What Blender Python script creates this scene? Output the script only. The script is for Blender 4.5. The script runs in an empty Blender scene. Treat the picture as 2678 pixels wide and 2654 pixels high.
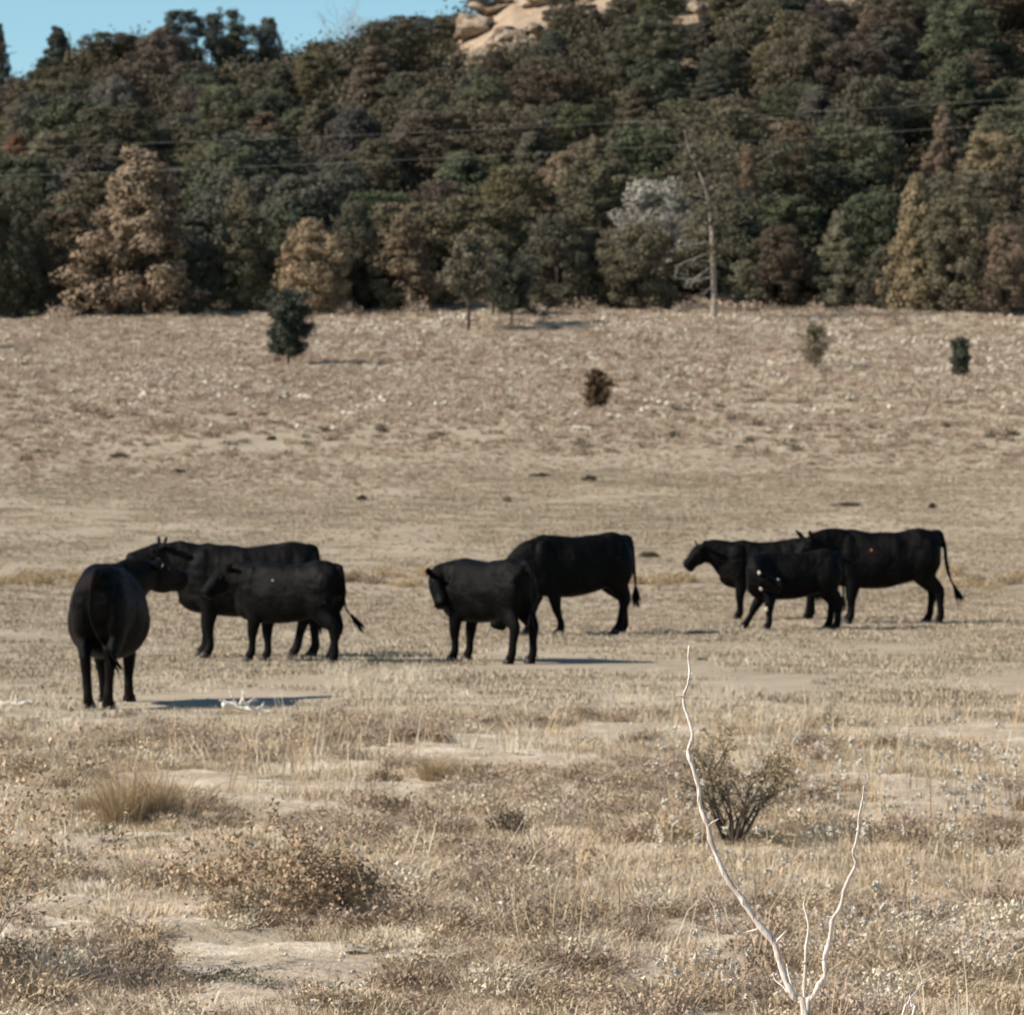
import bpy, math, random
import numpy as np
from mathutils import Vector, Matrix, Quaternion
R = math.radians
C = bpy.context.scene.collection
scene = bpy.context.scene
# ------------------------------------------------------------------ camera, sky, sun, exposure
F = 12000.0; W0, H0 = 2678.0, 2654.0; HOR = 1170.0; CAMZ = 2.45
PITCH = math.atan((H0/2 - HOR)/F)
cd = bpy.data.cameras.new('camera'); cam = bpy.data.objects.new('camera', cd); C.objects.link(cam)
cam.location = (0, 0, CAMZ); cam.rotation_euler = (math.pi/2 - PITCH, 0, 0)
cd.sensor_fit = 'HORIZONTAL'; cd.sensor_width = 36; cd.lens = 36*F/W0
cd.clip_start = 0.5; cd.clip_end = 3000
cd.dof.use_dof = True; cd.dof.focus_distance = 13.2; cd.dof.aperture_fstop = 14
scene.camera = cam
SUN_EL, SUN_BACK = R(37), R(14)
tosun = Vector((-math.cos(SUN_EL)*math.cos(SUN_BACK), -math.cos(SUN_EL)*math.sin(SUN_BACK), math.sin(SUN_EL)))
w = bpy.data.worlds.new('World'); scene.world = w; w.use_nodes = True
wn = w.node_tree.nodes; wl = w.node_tree.links
sky = wn.new('ShaderNodeTexSky'); sky.sky_type = 'NISHITA'; sky.sun_disc = False
sky.sun_elevation = SUN_EL; sky.sun_rotation = math.atan2(tosun.x, tosun.y)
sky.altitude = 3200; sky.air_density = 1.0; sky.dust_density = 0.2; sky.ozone_density = 1.0
bgn = wn['Background']
tint = wn.new('ShaderNodeMix'); tint.data_type = 'RGBA'; tint.blend_type = 'MULTIPLY'
tint.inputs[0].default_value = 1; tint.inputs[7].default_value = (0.84, 1.0, 0.92, 1)
wl.new(sky.outputs[0], tint.inputs[6]); wl.new(tint.outputs[2], bgn.inputs[0])
bgn.inputs[1].default_value = 0.092
sd = bpy.data.lights.new('sun', 'SUN'); sd.energy = 5.0; sd.angle = R(0.5); sd.color = (1.0, 0.905, 0.79)
so = bpy.data.objects.new('sun', sd); C.objects.link(so); so.rotation_euler = tosun.to_track_quat('Z', 'Y').to_euler()
scene.view_settings.view_transform = 'Standard'; scene.view_settings.look = 'None'
scene.view_settings.exposure = 0.58; scene.view_settings.gamma = 1.0
scene.view_settings.use_curve_mapping = False
scene.cycles.max_bounces = 5; scene.cycles.diffuse_bounces = 3; scene.cycles.transparent_max_bounces = 4
# ------------------------------------------------------------------ maths helpers
def hsh(ix, iy, s):
    with np.errstate(over='ignore'):
        n = ix.astype(np.int64)*374761393 + iy.astype(np.int64)*668265263 + s*974634777
        n = (n ^ (n >> 13))*1274126177; n = n ^ (n >> 16)
        return (n & 0xffff)/65535.0
def vn(x, y, s=0):
    x = np.asarray(x, float); y = np.asarray(y, float)
    ix = np.floor(x); iy = np.floor(y); fx = x-ix; fy = y-iy
    fx = fx*fx*(3-2*fx); fy = fy*fy*(3-2*fy)
    a = hsh(ix, iy, s); b = hsh(ix+1, iy, s); c = hsh(ix, iy+1, s); d = hsh(ix+1, iy+1, s)
    return (a*(1-fx)+b*fx)*(1-fy)+(c*(1-fx)+d*fx)*fy
def fbm(x, y, s=0, o=3):
    t = 0; a = 1; n = 0
    for k in range(o):
        t = t+a*vn(x*2**k+17.3*k, y*2**k-9.1*k, s+k); n += a; a *= .5
    return t/n
RX = [-400, -60, -28, -22.5, -17, -9, -3.5, 0, 6, 16, 30, 400]
RZ = [18, 21.5, 22.2, 24.6, 23.2, 24.2, 25.6, 28.2, 29.6, 30.5, 31, 32]
Y1, Y2, Z1 = 190.0, 260.0, 8.0
def gz(x, y, fine=True):
    x = np.asarray(x, float); y = np.asarray(y, float)
    t = np.clip((y-70)/(Y1-70), 0, 1); z = Z1*t**1.2
    rz = np.interp(x*260/np.maximum(y, 150), RX, RZ)
    u = np.clip((y-Y1)/(Y2-Y1), 0, 1); z = z+(rz-Z1)*(u*.8+.2*u*u)
    z = z+np.clip(y-Y2, 0, 400)*np.interp(x, [-40, 0, 20], [-.12, .02, .10])
    z = z+(fbm(x/14, y/14, 5)-.5)*np.interp(y, [60, 100, 190, 230], [0, .35, .5, 1.6])
    z = z+np.interp(x/np.maximum(y, 1), [-.11, 0, .11], [-.25, .1, 0])*np.clip((y-120)/60, 0, 1)
    if fine:
        far = np.clip((y-75)/40, 0, 1)
        near = np.clip((44-y)/8, 0, 1)
        m = np.clip(y/8, 0, 1)
        z = z+m*((fbm(x/.9, y/.9, 11)-.5)*(.012+.10*near+.05*far)+(vn(x/.22, y/.22, 21)-.5)*(.003+.04*near+.01*far))
    return z
def gzf(x, y): return float(gz(x, y))
DS = W0/1932.0           # pixel of the looked-at copy -> photo pixel
def ray(u, v):
    return (u-W0/2)/F, (HOR-v)/F      # dx/dy, dz/dy  (small pitch ignored)
def hit(ud, vd):
    """ground point seen at (ud, vd) of the 1932 px wide copy"""
    a, b = ray(ud*DS, vd*DS)
    ys = np.arange(16, 320, .1); d = CAMZ+b*ys-gz(a*ys, ys, False)
    k = int(np.argmax(d <= 0)) if (d <= 0).any() else len(ys)-1
    y = float(ys[k]); return a*y, y
def at(ud, vd, y):
    a, b = ray(ud*DS, vd*DS); return Vector((a*y, y, CAMZ+b*y))
# ------------------------------------------------------------------ object helpers
def mesh(name, V, Fs, mat=None, smooth=False, tint=None):
    me = bpy.data.meshes.new(name)
    if isinstance(Fs, np.ndarray):
        V = np.asarray(V, np.float32); n = Fs.shape[1]
        me.vertices.add(len(V)); me.vertices.foreach_set('co', V.ravel())
        me.loops.add(Fs.size); me.loops.foreach_set('vertex_index', Fs.ravel().astype(np.int32))
        me.polygons.add(len(Fs)); me.polygons.foreach_set('loop_start', np.arange(0, Fs.size, n, dtype=np.int32))
        me.update(calc_edges=True)
    else:
        me.from_pydata([tuple(v) for v in V], [], Fs)
    if tint is not None:
        at_ = me.attributes.new('tint', 'FLOAT', 'POINT'); at_.data.foreach_set('value', np.asarray(tint, np.float32))
    if mat: me.materials.append(mat)
    if smooth: me.polygons.foreach_set('use_smooth', [True]*len(me.polygons))
    me.update(); return me
def obj(name, me, parent=None, **kw):
    o = bpy.data.objects.new(name, me); C.objects.link(o)
    if parent: o.parent = parent
    for k, v in kw.items(): o[k] = v
    return o
def thing(name, label, cat, loc=(0, 0, 0), rz=0, group=None, me=None):
    o = bpy.data.objects.new(name, me); C.objects.link(o)
    o.location = loc; o.rotation_euler = (0, 0, rz); o['label'] = label; o['category'] = cat
    if group: o['group'] = group
    return o
class MB:
    def __init__(s): s.V = []; s.F = []; s.T = []
    def add(s, V, Fs, t=.5):
        n = len(s.V); s.V += [tuple(v) for v in V]; s.F += [tuple(i+n for i in f) for f in Fs]; s.T += [t]*len(V)
    def mesh(s, name, mat, smooth=True): return mesh(name, s.V, s.F, mat, smooth, s.T)
def cr(P, n):
    """Catmull-Rom through rows of P, n steps per span"""
    P = np.asarray(P, float); Q = np.vstack([2*P[0]-P[1], P, 2*P[-1]-P[-2]]); out = []
    for i in range(1, len(Q)-2):
        a, b, c, d = Q[i-1], Q[i], Q[i+1], Q[i+2]
        for k in range(n):
            t = k/n; out.append(.5*((2*b)+(-a+c)*t+(2*a-5*b+4*c-d)*t*t+(-a+3*b-3*c+d)*t**3))
    out.append(P[-1]); return np.array(out)
def rings(Rg):
    """closed loft over rings (m, k, 3)"""
    Rg = np.asarray(Rg, float); m, k, _ = Rg.shape
    V = Rg.reshape(-1, 3).tolist(); Fs = []
    for i in range(m-1):
        for j in range(k):
            a = i*k+j; b = i*k+(j+1) % k; Fs.append((a, b, b+k, a+k))
    V.append(Rg[0].mean(0).tolist()); V.append(Rg[-1].mean(0).tolist())
    for j in range(k):
        Fs.append(((j+1) % k, j, m*k)); Fs.append(((m-1)*k+j, (m-1)*k+(j+1) % k, m*k+1))
    return V, Fs
def tube(P, rs, ru=None, ref=(0, 0, 1), k=14, n=4):
    """P points; rs radius to the side, ru radius along ref"""
    ru = rs if ru is None else ru
    D = cr(np.column_stack([np.asarray(P, float), rs, ru]), n) if n > 1 else np.column_stack([P, rs, ru])
    pts = D[:, :3]; T = np.gradient(pts, axis=0); ref = np.array(ref, float)
    a = np.linspace(0, 2*np.pi, k, endpoint=False); out = []
    prev = None
    for i in range(len(pts)):
        t = T[i]/(np.linalg.norm(T[i])+1e-9)
        s = np.cross(t, ref)
        if np.linalg.norm(s) < .15: s = prev if prev is not None else np.cross(t, (0.3, 1, .2))
        s = s-t*np.dot(s, t); s /= np.linalg.norm(s)
        if prev is not None and np.dot(s, prev) < 0: s = -s
        prev = s; u = np.cross(s, t)
        out.append(pts[i]+np.outer(np.cos(a)*D[i, 3], s)+np.outer(np.sin(a)*D[i, 4], u))
    return rings(out)
def ellipsoid(c, r, rot=None, k=14, m=9):
    out = []
    for i in range(1, m):
        th = math.pi*i/m; a = np.linspace(0, 2*np.pi, k, endpoint=False)
        out.append(np.column_stack([np.cos(a)*math.sin(th)*r[0], np.sin(a)*math.sin(th)*r[1], np.full(k, math.cos(th)*r[2])]))
    V, Fs = rings(out); V = np.array(V)
    V[-2] = (0, 0, r[2]); V[-1] = (0, 0, -r[2])
    if rot is not None: V = V@np.array(rot).T
    return (V+np.array(c)).tolist(), [tuple(reversed(f)) for f in Fs]
# ------------------------------------------------------------------ materials
def newmat(name, rough=.85):
    m = bpy.data.materials.new(name); m.use_nodes = True
    b = m.node_tree.nodes['Principled BSDF']; b.inputs['Roughness'].default_value = rough
    b.inputs['Specular IOR Level'].default_value = .25
    return m, m.node_tree.nodes, m.node_tree.links, b
def noise(n, l, vec, scale, detail=3, rough=.55, dim='3D'):
    t = n.new('ShaderNodeTexNoise'); t.inputs['Scale'].default_value = scale; t.inputs['Detail'].default_value = detail
    t.inputs['Roughness'].default_value = rough
    if vec is not None: l.new(vec, t.inputs['Vector'])
    return t.outputs[0]
def rng(n, l, v, a, b, c=0., d=1.):
    t = n.new('ShaderNodeMapRange'); t.inputs[1].default_value = a; t.inputs[2].default_value = b
    t.inputs[3].default_value = c; t.inputs[4].default_value = d; l.new(v, t.inputs[0]); return t.outputs[0]
def mixc(n, l, f, a, b, mode='MIX'):
    t = n.new('ShaderNodeMix'); t.data_type = 'RGBA'; t.blend_type = mode
    for i, v in ((0, f), (6, a), (7, b)):
        if hasattr(v, 'is_linked') or hasattr(v, 'links'): l.new(v, t.inputs[i])
        else: t.inputs[i].default_value = (*v, 1) if isinstance(v, tuple) else v
    return t.outputs[2]
def mth(n, l, op, a, b=0.):
    t = n.new('ShaderNodeMath'); t.operation = op
    for i, v in ((0, a), (1, b)):
        if hasattr(v, 'links'): l.new(v, t.inputs[i])
        else: t.inputs[i].default_value = v
    return t.outputs[0]
def bump(n, l, b, h, dist, st=1.):
    t = n.new('ShaderNodeBump'); t.inputs['Distance'].default_value = dist; t.inputs['Strength'].default_value = st
    l.new(h, t.inputs['Height']); l.new(t.outputs[0], b.inputs['Normal'])
def mat_plant(name, ca, cb, cc, patch=.8, rough=.8, trans=0.):
    """dry or green plant stuff: colour by per-blade tint, per-copy random and patchy ground noise"""
    m, n, l, b = newmat(name, rough)
    a = n.new('ShaderNodeAttribute'); a.attribute_name = 'tint'; oi = n.new('ShaderNodeObjectInfo')
    g = n.new('ShaderNodeNewGeometry')
    c1 = mixc(n, l, a.outputs['Fac'], ca, cb)
    f = rng(n, l, noise(n, l, g.outputs['Position'], patch, 3), .42, .62)
    f2 = mth(n, l, 'MULTIPLY', mth(n, l, 'ADD', f, oi.outputs['Random']), .5)
    c2 = mixc(n, l, f2, c1, cc)
    l.new(c2, b.inputs['Base Color']); return m
def mat_tree(name):
    m, n, l, b = newmat(name, .75)
    a = n.new('ShaderNodeAttribute'); a.attribute_name = 'tint'; oi = n.new('ShaderNodeObjectInfo')
    tc = n.new('ShaderNodeTexCoord')
    v = rng(n, l, a.outputs['Fac'], 0, 1, .55, 1.5)
    c1 = mixc(n, l, 1.0, oi.outputs['Color'], v, 'MULTIPLY')
    k = rng(n, l, noise(n, l, tc.outputs['Object'], 1.1, 2), .45, .65, 0, .35)
    c2 = mixc(n, l, k, c1, (.12, .10, .06))
    l.new(c2, b.inputs['Base Color']); return m
def mat_bark(name, ca, cb, scale=9):
    m, n, l, b = newmat(name, .9); tc = n.new('ShaderNodeTexCoord')
    mp = n.new('ShaderNodeMapping'); mp.inputs['Scale'].default_value = (1, 1, .25); l.new(tc.outputs['Object'], mp.inputs[0])
    f = noise(n, l, mp.outputs[0], scale, 4)
    l.new(mixc(n, l, rng(n, l, f, .35, .65), ca, cb), b.inputs['Base Color']); bump(n, l, b, f, .02, .8); return m
def mat_rock(name, ca, cb, sc=2.0, dist=.03):
    m, n, l, b = newmat(name, .9); tc = n.new('ShaderNodeTexCoord')
    f = noise(n, l, tc.outputs['Object'], sc, 5); f2 = noise(n, l, tc.outputs['Object'], sc*5, 3)
    c = mixc(n, l, rng(n, l, f, .38, .62), ca, cb); c = mixc(n, l, rng(n, l, f2, .55, .75, 0, .5), c, (.16, .12, .08))
    l.new(c, b.inputs['Base Color']); bump(n, l, b, f2, dist, .9); return m
def mat_ground():
    m, n, l, b = newmat('meadow_soil', .95)
    g = n.new('ShaderNodeNewGeometry'); P = g.outputs['Position']
    sp = n.new('ShaderNodeSeparateXYZ'); l.new(P, sp.inputs[0])
    straw, soil, ol, brn = (.40, .325, .235), (.425, .345, .265), (.29, .255, .185), (.23, .17, .12)
    c = mixc(n, l, rng(n, l, noise(n, l, P, .35, 4), .42, .60), straw, soil)
    c = mixc(n, l, rng(n, l, noise(n, l, P, .16, 3), .50, .66, 0, .55), c, ol)
    nearf = rng(n, l, sp.outputs[1], 38, 46, 1, .25)
    c = mixc(n, l, mth(n, l, 'MULTIPLY', nearf, rng(n, l, noise(n, l, P, 2.6, 5, .65), .54, .70, 0, .75)), c, brn)
    c = mixc(n, l, mth(n, l, 'MULTIPLY', nearf, rng(n, l, noise(n, l, P, 1.8, 5, .65), .48, .62, 0, 1)), c, (.59, .51, .41))
    sodf = mth(n, l, 'MULTIPLY', rng(n, l, sp.outputs[1], 41, 50), rng(n, l, sp.outputs[1], 150, 185, .85, .45))
    sod = mixc(n, l, rng(n, l, noise(n, l, P, .45, 5, .6), .36, .64), (.275, .235, .165), (.39, .325, .245))
    sod = mixc(n, l, rng(n, l, noise(n, l, P, 3.5, 5, .7), .45, .62, 0, .8), sod, (.24, .195, .135))
    c = mixc(n, l, sodf, c, sod)
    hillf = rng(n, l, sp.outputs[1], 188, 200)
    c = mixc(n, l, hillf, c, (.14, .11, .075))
    rk = rng(n, l, mth(n, l, 'ADD', sp.outputs[2], noise(n, l, P, .5, 4)), 22.6, 23.3)
    c = mixc(n, l, mth(n, l, 'MULTIPLY', rk, rng(n, l, sp.outputs[0], -9, -6)), c, mixc(n, l, noise(n, l, P, .8, 5), (.22, .15, .09), (.48, .38, .28)))
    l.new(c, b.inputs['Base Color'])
    bump(n, l, b, mth(n, l, 'ADD', mth(n, l, 'MULTIPLY', nearf, noise(n, l, P, 9, 5, .7)), mth(n, l, 'MULTIPLY', mth(n, l, 'MULTIPLY', hillf, 7.0), noise(n, l, P, 1.3, 5, .7))), .05, .9); return m
def mat_cow(name, k=1.0, brown=0.):
    m, n, l, b = newmat(name, .48); tc = n.new('ShaderNodeTexCoord')
    mp = n.new('ShaderNodeMapping'); mp.inputs['Scale'].default_value = (1, 1, .35); l.new(tc.outputs['Object'], mp.inputs[0])
    f = noise(n, l, tc.outputs['Object'], 3.2, 3); h = noise(n, l, mp.outputs[0], 60, 3, .6)
    base = (.0022*k, .0021*k, .0022*k); bb = (.0095*k+.007*brown, .0080*k+.002*brown, .0073*k)  # bb patches: brownish hide tone with highlights put into the colour
    l.new(mixc(n, l, rng(n, l, f, .50, .72), base, bb), b.inputs['Base Color'])
    l.new(rng(n, l, f, .35, .65, .46, .68), b.inputs['Roughness'])
    b.inputs['Specular IOR Level'].default_value = .07
    bump(n, l, b, h, .012, .75); return m
M = dict(
    ground=mat_ground(), leaf=mat_tree('conifer_foliage'),
    bark=mat_bark('dark_bark', (.05, .04, .032), (.10, .08, .06)), pale_bark=mat_bark('pale_bark', (.20, .165, .13), (.40, .34, .28)),
    grey_wood=mat_bark('grey_wood', (.26, .24, .22), (.45, .42, .38), 14),
    rock=mat_rock('tan_rock', (.27, .195, .13), (.50, .41, .32), 2.2, .3), orock=mat_rock('orange_rock', (.42, .22, .10), (.46, .32, .2), 1.2, .2),
    stone=mat_rock('pale_stone', (.46, .41, .34), (.64, .59, .51), 7, .02),
    straw=mat_plant('straw_blades', (.40, .305, .195), (.60, .49, .35), (.47, .375, .255), .5),
    pale=mat_plant('bleached_blades', (.58, .51, .39), (.76, .70, .57), (.56, .48, .36), .7),
    upland=mat_plant('pinkish_dry_scrub', (.32, .235, .172), (.60, .485, .385), (.44, .34, .26), .6),
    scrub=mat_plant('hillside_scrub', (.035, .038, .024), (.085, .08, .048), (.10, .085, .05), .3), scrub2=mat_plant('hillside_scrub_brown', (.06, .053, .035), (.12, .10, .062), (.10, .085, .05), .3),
    turf=mat_plant('turf_blades', (.36, .29, .205), (.46, .385, .285), (.37, .315, .235), .22),
    green=mat_plant('greyish_green_leaves', (.10, .10, .068), (.19, .18, .125), (.16, .14, .09), .7),
    brown=mat_plant('brown_weed_leaves', (.135, .092, .06), (.44, .345, .25), (.30, .225, .155), .9),
    gold=mat_plant('golden_weed', (.34, .24, .13), (.58, .45, .28), (.38, .28, .16), .9),
    russet=mat_plant('russet_dry_leaves', (.20, .13, .08), (.58, .45, .31), (.36, .25, .155), 2.),
    dark=mat_plant('dark_shrub_leaves', (.045, .042, .03), (.10, .085, .055), (.075, .062, .04), .9),
    fluff=mat_plant('seed_fluff', (.56, .50, .41), (.70, .65, .56), (.56, .50, .42), .9),
    branch=None, wire=newmat('wire_metal', .5)[0], hoof=newmat('hoof_horn', .5)[0], eye=newmat('dark_eye', .12)[0],
    tag=newmat('ear_tag_plastic', .4)[0], otag=newmat('orange_tag_plastic', .4)[0], mud=newmat('pale_mud', .9)[0])
def setc(m, c): m.node_tree.nodes['Principled BSDF'].inputs['Base Color'].default_value = (*c, 1)
setc(M['wire'], (.42, .42, .38)); setc(M['hoof'], (.035, .028, .022)); setc(M['eye'], (.01, .008, .007))
setc(M['tag'], (.75, .72, .58)); setc(M['otag'], (.55, .20, .09)); setc(M['mud'], (.5, .42, .36))
def mat_twig():
    m, n, l, b = newmat('bleached_twig', .6); tc = n.new('ShaderNodeTexCoord')
    mp = n.new('ShaderNodeMapping'); mp.inputs['Scale'].default_value = (1, 1, .12); l.new(tc.outputs['Object'], mp.inputs[0])
    f = noise(n, l, mp.outputs[0], 160, 3); g = noise(n, l, tc.outputs['Object'], 14, 3)
    c = mixc(n, l, rng(n, l, f, .5, .68), (.70, .64, .58), (.30, .21, .16)); c = mixc(n, l, rng(n, l, g, .46, .62, 0, .75), c, (.48, .38, .32))
    l.new(c, b.inputs['Base Color']); bump(n, l, b, f, .002, .6); return m
M['branch'] = mat_twig()
# ------------------------------------------------------------------ ground
def grid_ground():
    xs = np.concatenate([-np.geomspace(700, 13, 36), np.arange(-12, 12.01, .11), np.geomspace(13, 700, 36)])
    ys = np.concatenate([np.linspace(-120, 14, 24), np.arange(15, 46, .12), np.arange(46, 80, .22), np.arange(80, 192, .42),
                         np.arange(192.5, 290, 1.5), np.geomspace(292, 1500, 24)])
    X, Y = np.meshgrid(xs, ys); Z = gz(X, Y)
    V = np.column_stack([X.ravel(), Y.ravel(), Z.ravel()]); nx, ny = len(xs), len(ys)
    I = np.arange(nx*ny).reshape(ny, nx)
    Fs = np.stack([I[:-1, :-1], I[:-1, 1:], I[1:, 1:], I[1:, :-1]], -1).reshape(-1, 4)
    return mesh('ground', V, Fs, M['ground'], True)
obj('ground', grid_ground(), kind='structure')
# ------------------------------------------------------------------ leaf clouds
def leaves(rs, P, N, size, jit=.7, asp=1.6, tint=None):
    """one triangle per leaf at P facing roughly along N"""
    n = len(P); N = N+rs.normal(0, jit, (n, 3)); N /= np.linalg.norm(N, axis=1)[:, None]+1e-9
    A = np.cross(N, rs.normal(0, 1, (n, 3))); A /= np.linalg.norm(A, axis=1)[:, None]+1e-9
    B = np.cross(N, A); s = (size*rs.uniform(.6, 1.4, n))[:, None]
    V = np.stack([P-A*s*.5, P+A*s*.5, P+B*s*asp], 1).reshape(-1, 3)
    t = rs.uniform(0, 1, n) if tint is None else tint
    return V, np.arange(3*n).reshape(-1, 3), np.repeat(t, 3)
def crown(seed, shape, H=5., Wd=4.4, base=.06, nl=210, per=105, leaf=.07, lump=.085):
    rs = np.random.RandomState(seed)
    t = rs.uniform(0, 1, nl)**.85
    if shape == 'round': prof = np.sqrt(np.clip(1-((t-.42)/.64)**2, .02, 1))
    elif shape == 'cone': prof = (1.04-t)**.72*(.55+.45*np.clip(t*6, 0, 1))
    elif shape == 'dome': prof = np.sqrt(np.clip(1-t**2.2, .01, 1))*(.8+.2*np.clip(t*5, 0, 1))
    else: prof = np.sqrt(np.clip(1-((t-.62)/.5)**2, .0, 1))          # open: pine with a high crown
    az = rs.uniform(0, 2*np.pi, nl)
    lob = 1+.20*np.sin(az*2+seed+t*3)+.20*np.sin(az*3+seed*2+t*7)
    rad = rs.uniform(.35, 1, nl)**.6*Wd/2*.86*prof*lob
    c = np.column_stack([np.cos(az)*rad, np.sin(az)*rad, H*(base+(1-base)*t*.94)])
    lr = Wd*lump*rs.uniform(.6, 1.5, nl)*(1.12-.45*t)
    cnt = (per*(lr/lr.mean())**1.6).astype(int)+12
    k = np.repeat(np.arange(nl), cnt); n = len(k)
    d = rs.normal(0, 1, (n, 3)); d /= np.linalg.norm(d, axis=1)[:, None]; d[:, 2] = d[:, 2]*.8+.1
    rr = lr[k]*(.55+.6*rs.uniform(0, 1, n)**.6)
    P = c[k]+d*rr[:, None]*np.array([1, 1, .85]); P[:, 2] = np.maximum(P[:, 2], .02*H)
    lt = rs.uniform(0, 1, nl)[k]*.55+rs.uniform(0, 1, n)*.45
    V, Fs, T = leaves(rs, P, d+np.array([0, 0, .15]), leaf, .38, 1.7, lt)
    return mesh('crown_'+shape, V, Fs, M['leaf'], False, T)
def limb(mb, p, d, L, r, depth, rnd, k=5, curl=.25, up=.1, kids=3, t=.5):
    pts = [p]; rad = [r]; n = 5; q = Vector(p); v = Vector(d).normalized()
    for i in range(n):
        v = (v+Vector((rnd.gauss(0, curl), rnd.gauss(0, curl), rnd.gauss(0, curl)+up))*.5).normalized()
        q = q+v*L/n; pts.append(tuple(q)); rad.append(r*(1-.75*(i+1)/n))
        if depth > 0 and i >= 1 and rnd.random() < kids/4:
            s = Vector((rnd.gauss(0, 1), rnd.gauss(0, 1), rnd.gauss(0, .6)))
            limb(mb, tuple(q), v+s.normalized()*.9, L*rnd.uniform(.35, .6), r*.45, depth-1, rnd, 4, curl, up, kids, t)
    V, Fs = tube(np.array(pts), rad, k=k, n=1); mb.add(V, Fs, t)
def trunk_mesh(seed, H, r, mat, top=.8, limbs=6, bare=.15):
    rnd = random.Random(seed); mb = MB(); pts = []; rad = []
    for i in range(7):
        t = i/6; pts.append((rnd.gauss(0, .06)*H*.25*t, rnd.gauss(0, .06)*H*.25*t, -.25+t*(H*top+.25))); rad.append(r*(1.25-1.1*t) if i else r*1.5)
    V, Fs = tube(np.array(pts), rad, k=8, n=2); mb.add(V, Fs)
    for i in range(limbs):
        z = H*rnd.uniform(bare, .7); a = rnd.uniform(0, 6.28)
        limb(mb, (0, 0, z), (math.cos(a), math.sin(a), .45), H*.3*(1.1-z/H), r*.4, 1, rnd)
    return mb.mesh('trunk', mat)
CR = {'round': [crown(10+i, 'round') for i in range(4)], 'cone': [crown(20+i, 'cone', 5.6, 3.8) for i in range(4)],
      'dome': [crown(30+i, 'dome', 4.4, 4.4) for i in range(3)], 'open': [crown(40+i, 'open', 5.6, 3.6, .25, 120, 120, .07, .115) for i in range(3)]}
DIM = {'round': (5, 4.4), 'cone': (5.6, 3.8), 'dome': (4.4, 4.4), 'open': (5.6, 3.6)}
TR = {k: trunk_mesh(i, DIM[k][0], .13, M['bark']) for i, k in enumerate(CR)}
NAME = {'round': 'juniper_tree', 'cone': 'conifer_tree', 'dome': 'juniper_tree', 'open': 'pine_tree'}
tree_seed = random.Random(4); trees = []
def tree(x, y, H, Wd, kind, col, label, group, var=None):
    v = tree_seed.randrange(len(CR[kind])) if var is None else var
    t = thing(NAME[kind], label, 'tree', (x, y, gzf(x, y)-.05), tree_seed.uniform(0, 6.28), group)
    h0, w0 = DIM[kind]; s = (Wd/w0, Wd/w0, H/h0)
    c = obj('crown', CR[kind][v % len(CR[kind])], t); c.scale = s; c.color = (*col, 1)
    k = obj('trunk', TR[kind], t); k.scale = (H/h0, H/h0, H/h0); trees.append((x, y, Wd)); return t
DG, OL, BR, TAN, YB, BG, LG, RB, GRY = ((.078, .074, .050), (.125, .110, .068), (.235, .172, .115), (.27, .20, .12), (.24, .187, .108),
    (.076, .076, .056), (.145, .138, .088), (.18, .130, .09), (.29, .275, .235))
EDGE = [  # centre x, top y, base y (looked-at pixels), width px, shape, colour, label
    (28, 335, 606, 120, 'round', DG, 'dark green tree at the far left end of the meadow edge'),
    (105, 470, 604, 90, 'dome', (.06, .048, .035), 'low dull brown bush tree against the left side of the big brown tree'),
    (255, 275, 601, 290, 'cone', BR, 'tallest brown dying tree at the left of the meadow edge'),
    (365, 455, 600, 110, 'round', (.050, .054, .042), 'black green round juniper leaning on the right of the tallest brown tree'),
    (455, 345, 596, 150, 'cone', OL, 'olive green conifer between the tallest brown tree and the tan dome tree'),
    (585, 418, 598, 175, 'dome', TAN, 'tan dome shaped juniper behind the small dark pine on the meadow'),
    (668, 380, 590, 110, 'round', DG, 'dark green tree in the gap between the two tan trees'),
    (765, 398, 592, 165, 'cone', (.17, .125, .078), 'tan conical tree left of the little pine with a bare trunk'),
    (1052, 405, 588, 175, 'round', DG, 'broad dark green juniper right of the little pine with a bare trunk'),
    (1208, 415, 590, 170, 'round', OL, 'round green juniper just left of the tall bare trunk'),
    (1410, 490, 588, 85, 'dome', LG, 'small light green juniper just right of the tall bare trunk'),
    (1475, 430, 586, 130, 'round', (.085, .062, .044), 'blackish brown tree right of the small light green juniper'),
    (1590, 400, 587, 140, 'cone', LG, 'pale olive conical juniper with its foot at the meadow edge'),
    (1672, 470, 590, 110, 'dome', DG, 'dark low juniper right of the pale olive conical one'),
    (1735, 330, 594, 150, 'cone', YB, 'yellow brown conifer behind the big round juniper on the right'),
    (1815, 375, 596, 175, 'round', OL, 'big round green juniper near the right end of the meadow edge'),
    (1905, 425, 600, 120, 'round', RB, 'reddish brown tree at the far right end of the meadow edge'),
    (-60, 330, 608, 150, 'round', DG, 'dark tree just past the left end of the meadow edge'),
]
for (cx, ty, by, wp, kd, col, lab) in EDGE:
    x, y = hit(cx, by+2); s = F/y/DS
    tree(x, y+1.5, (by-ty)/s*1.04, wp/s, kd, col, lab, 'trees along the meadow edge')
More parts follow.
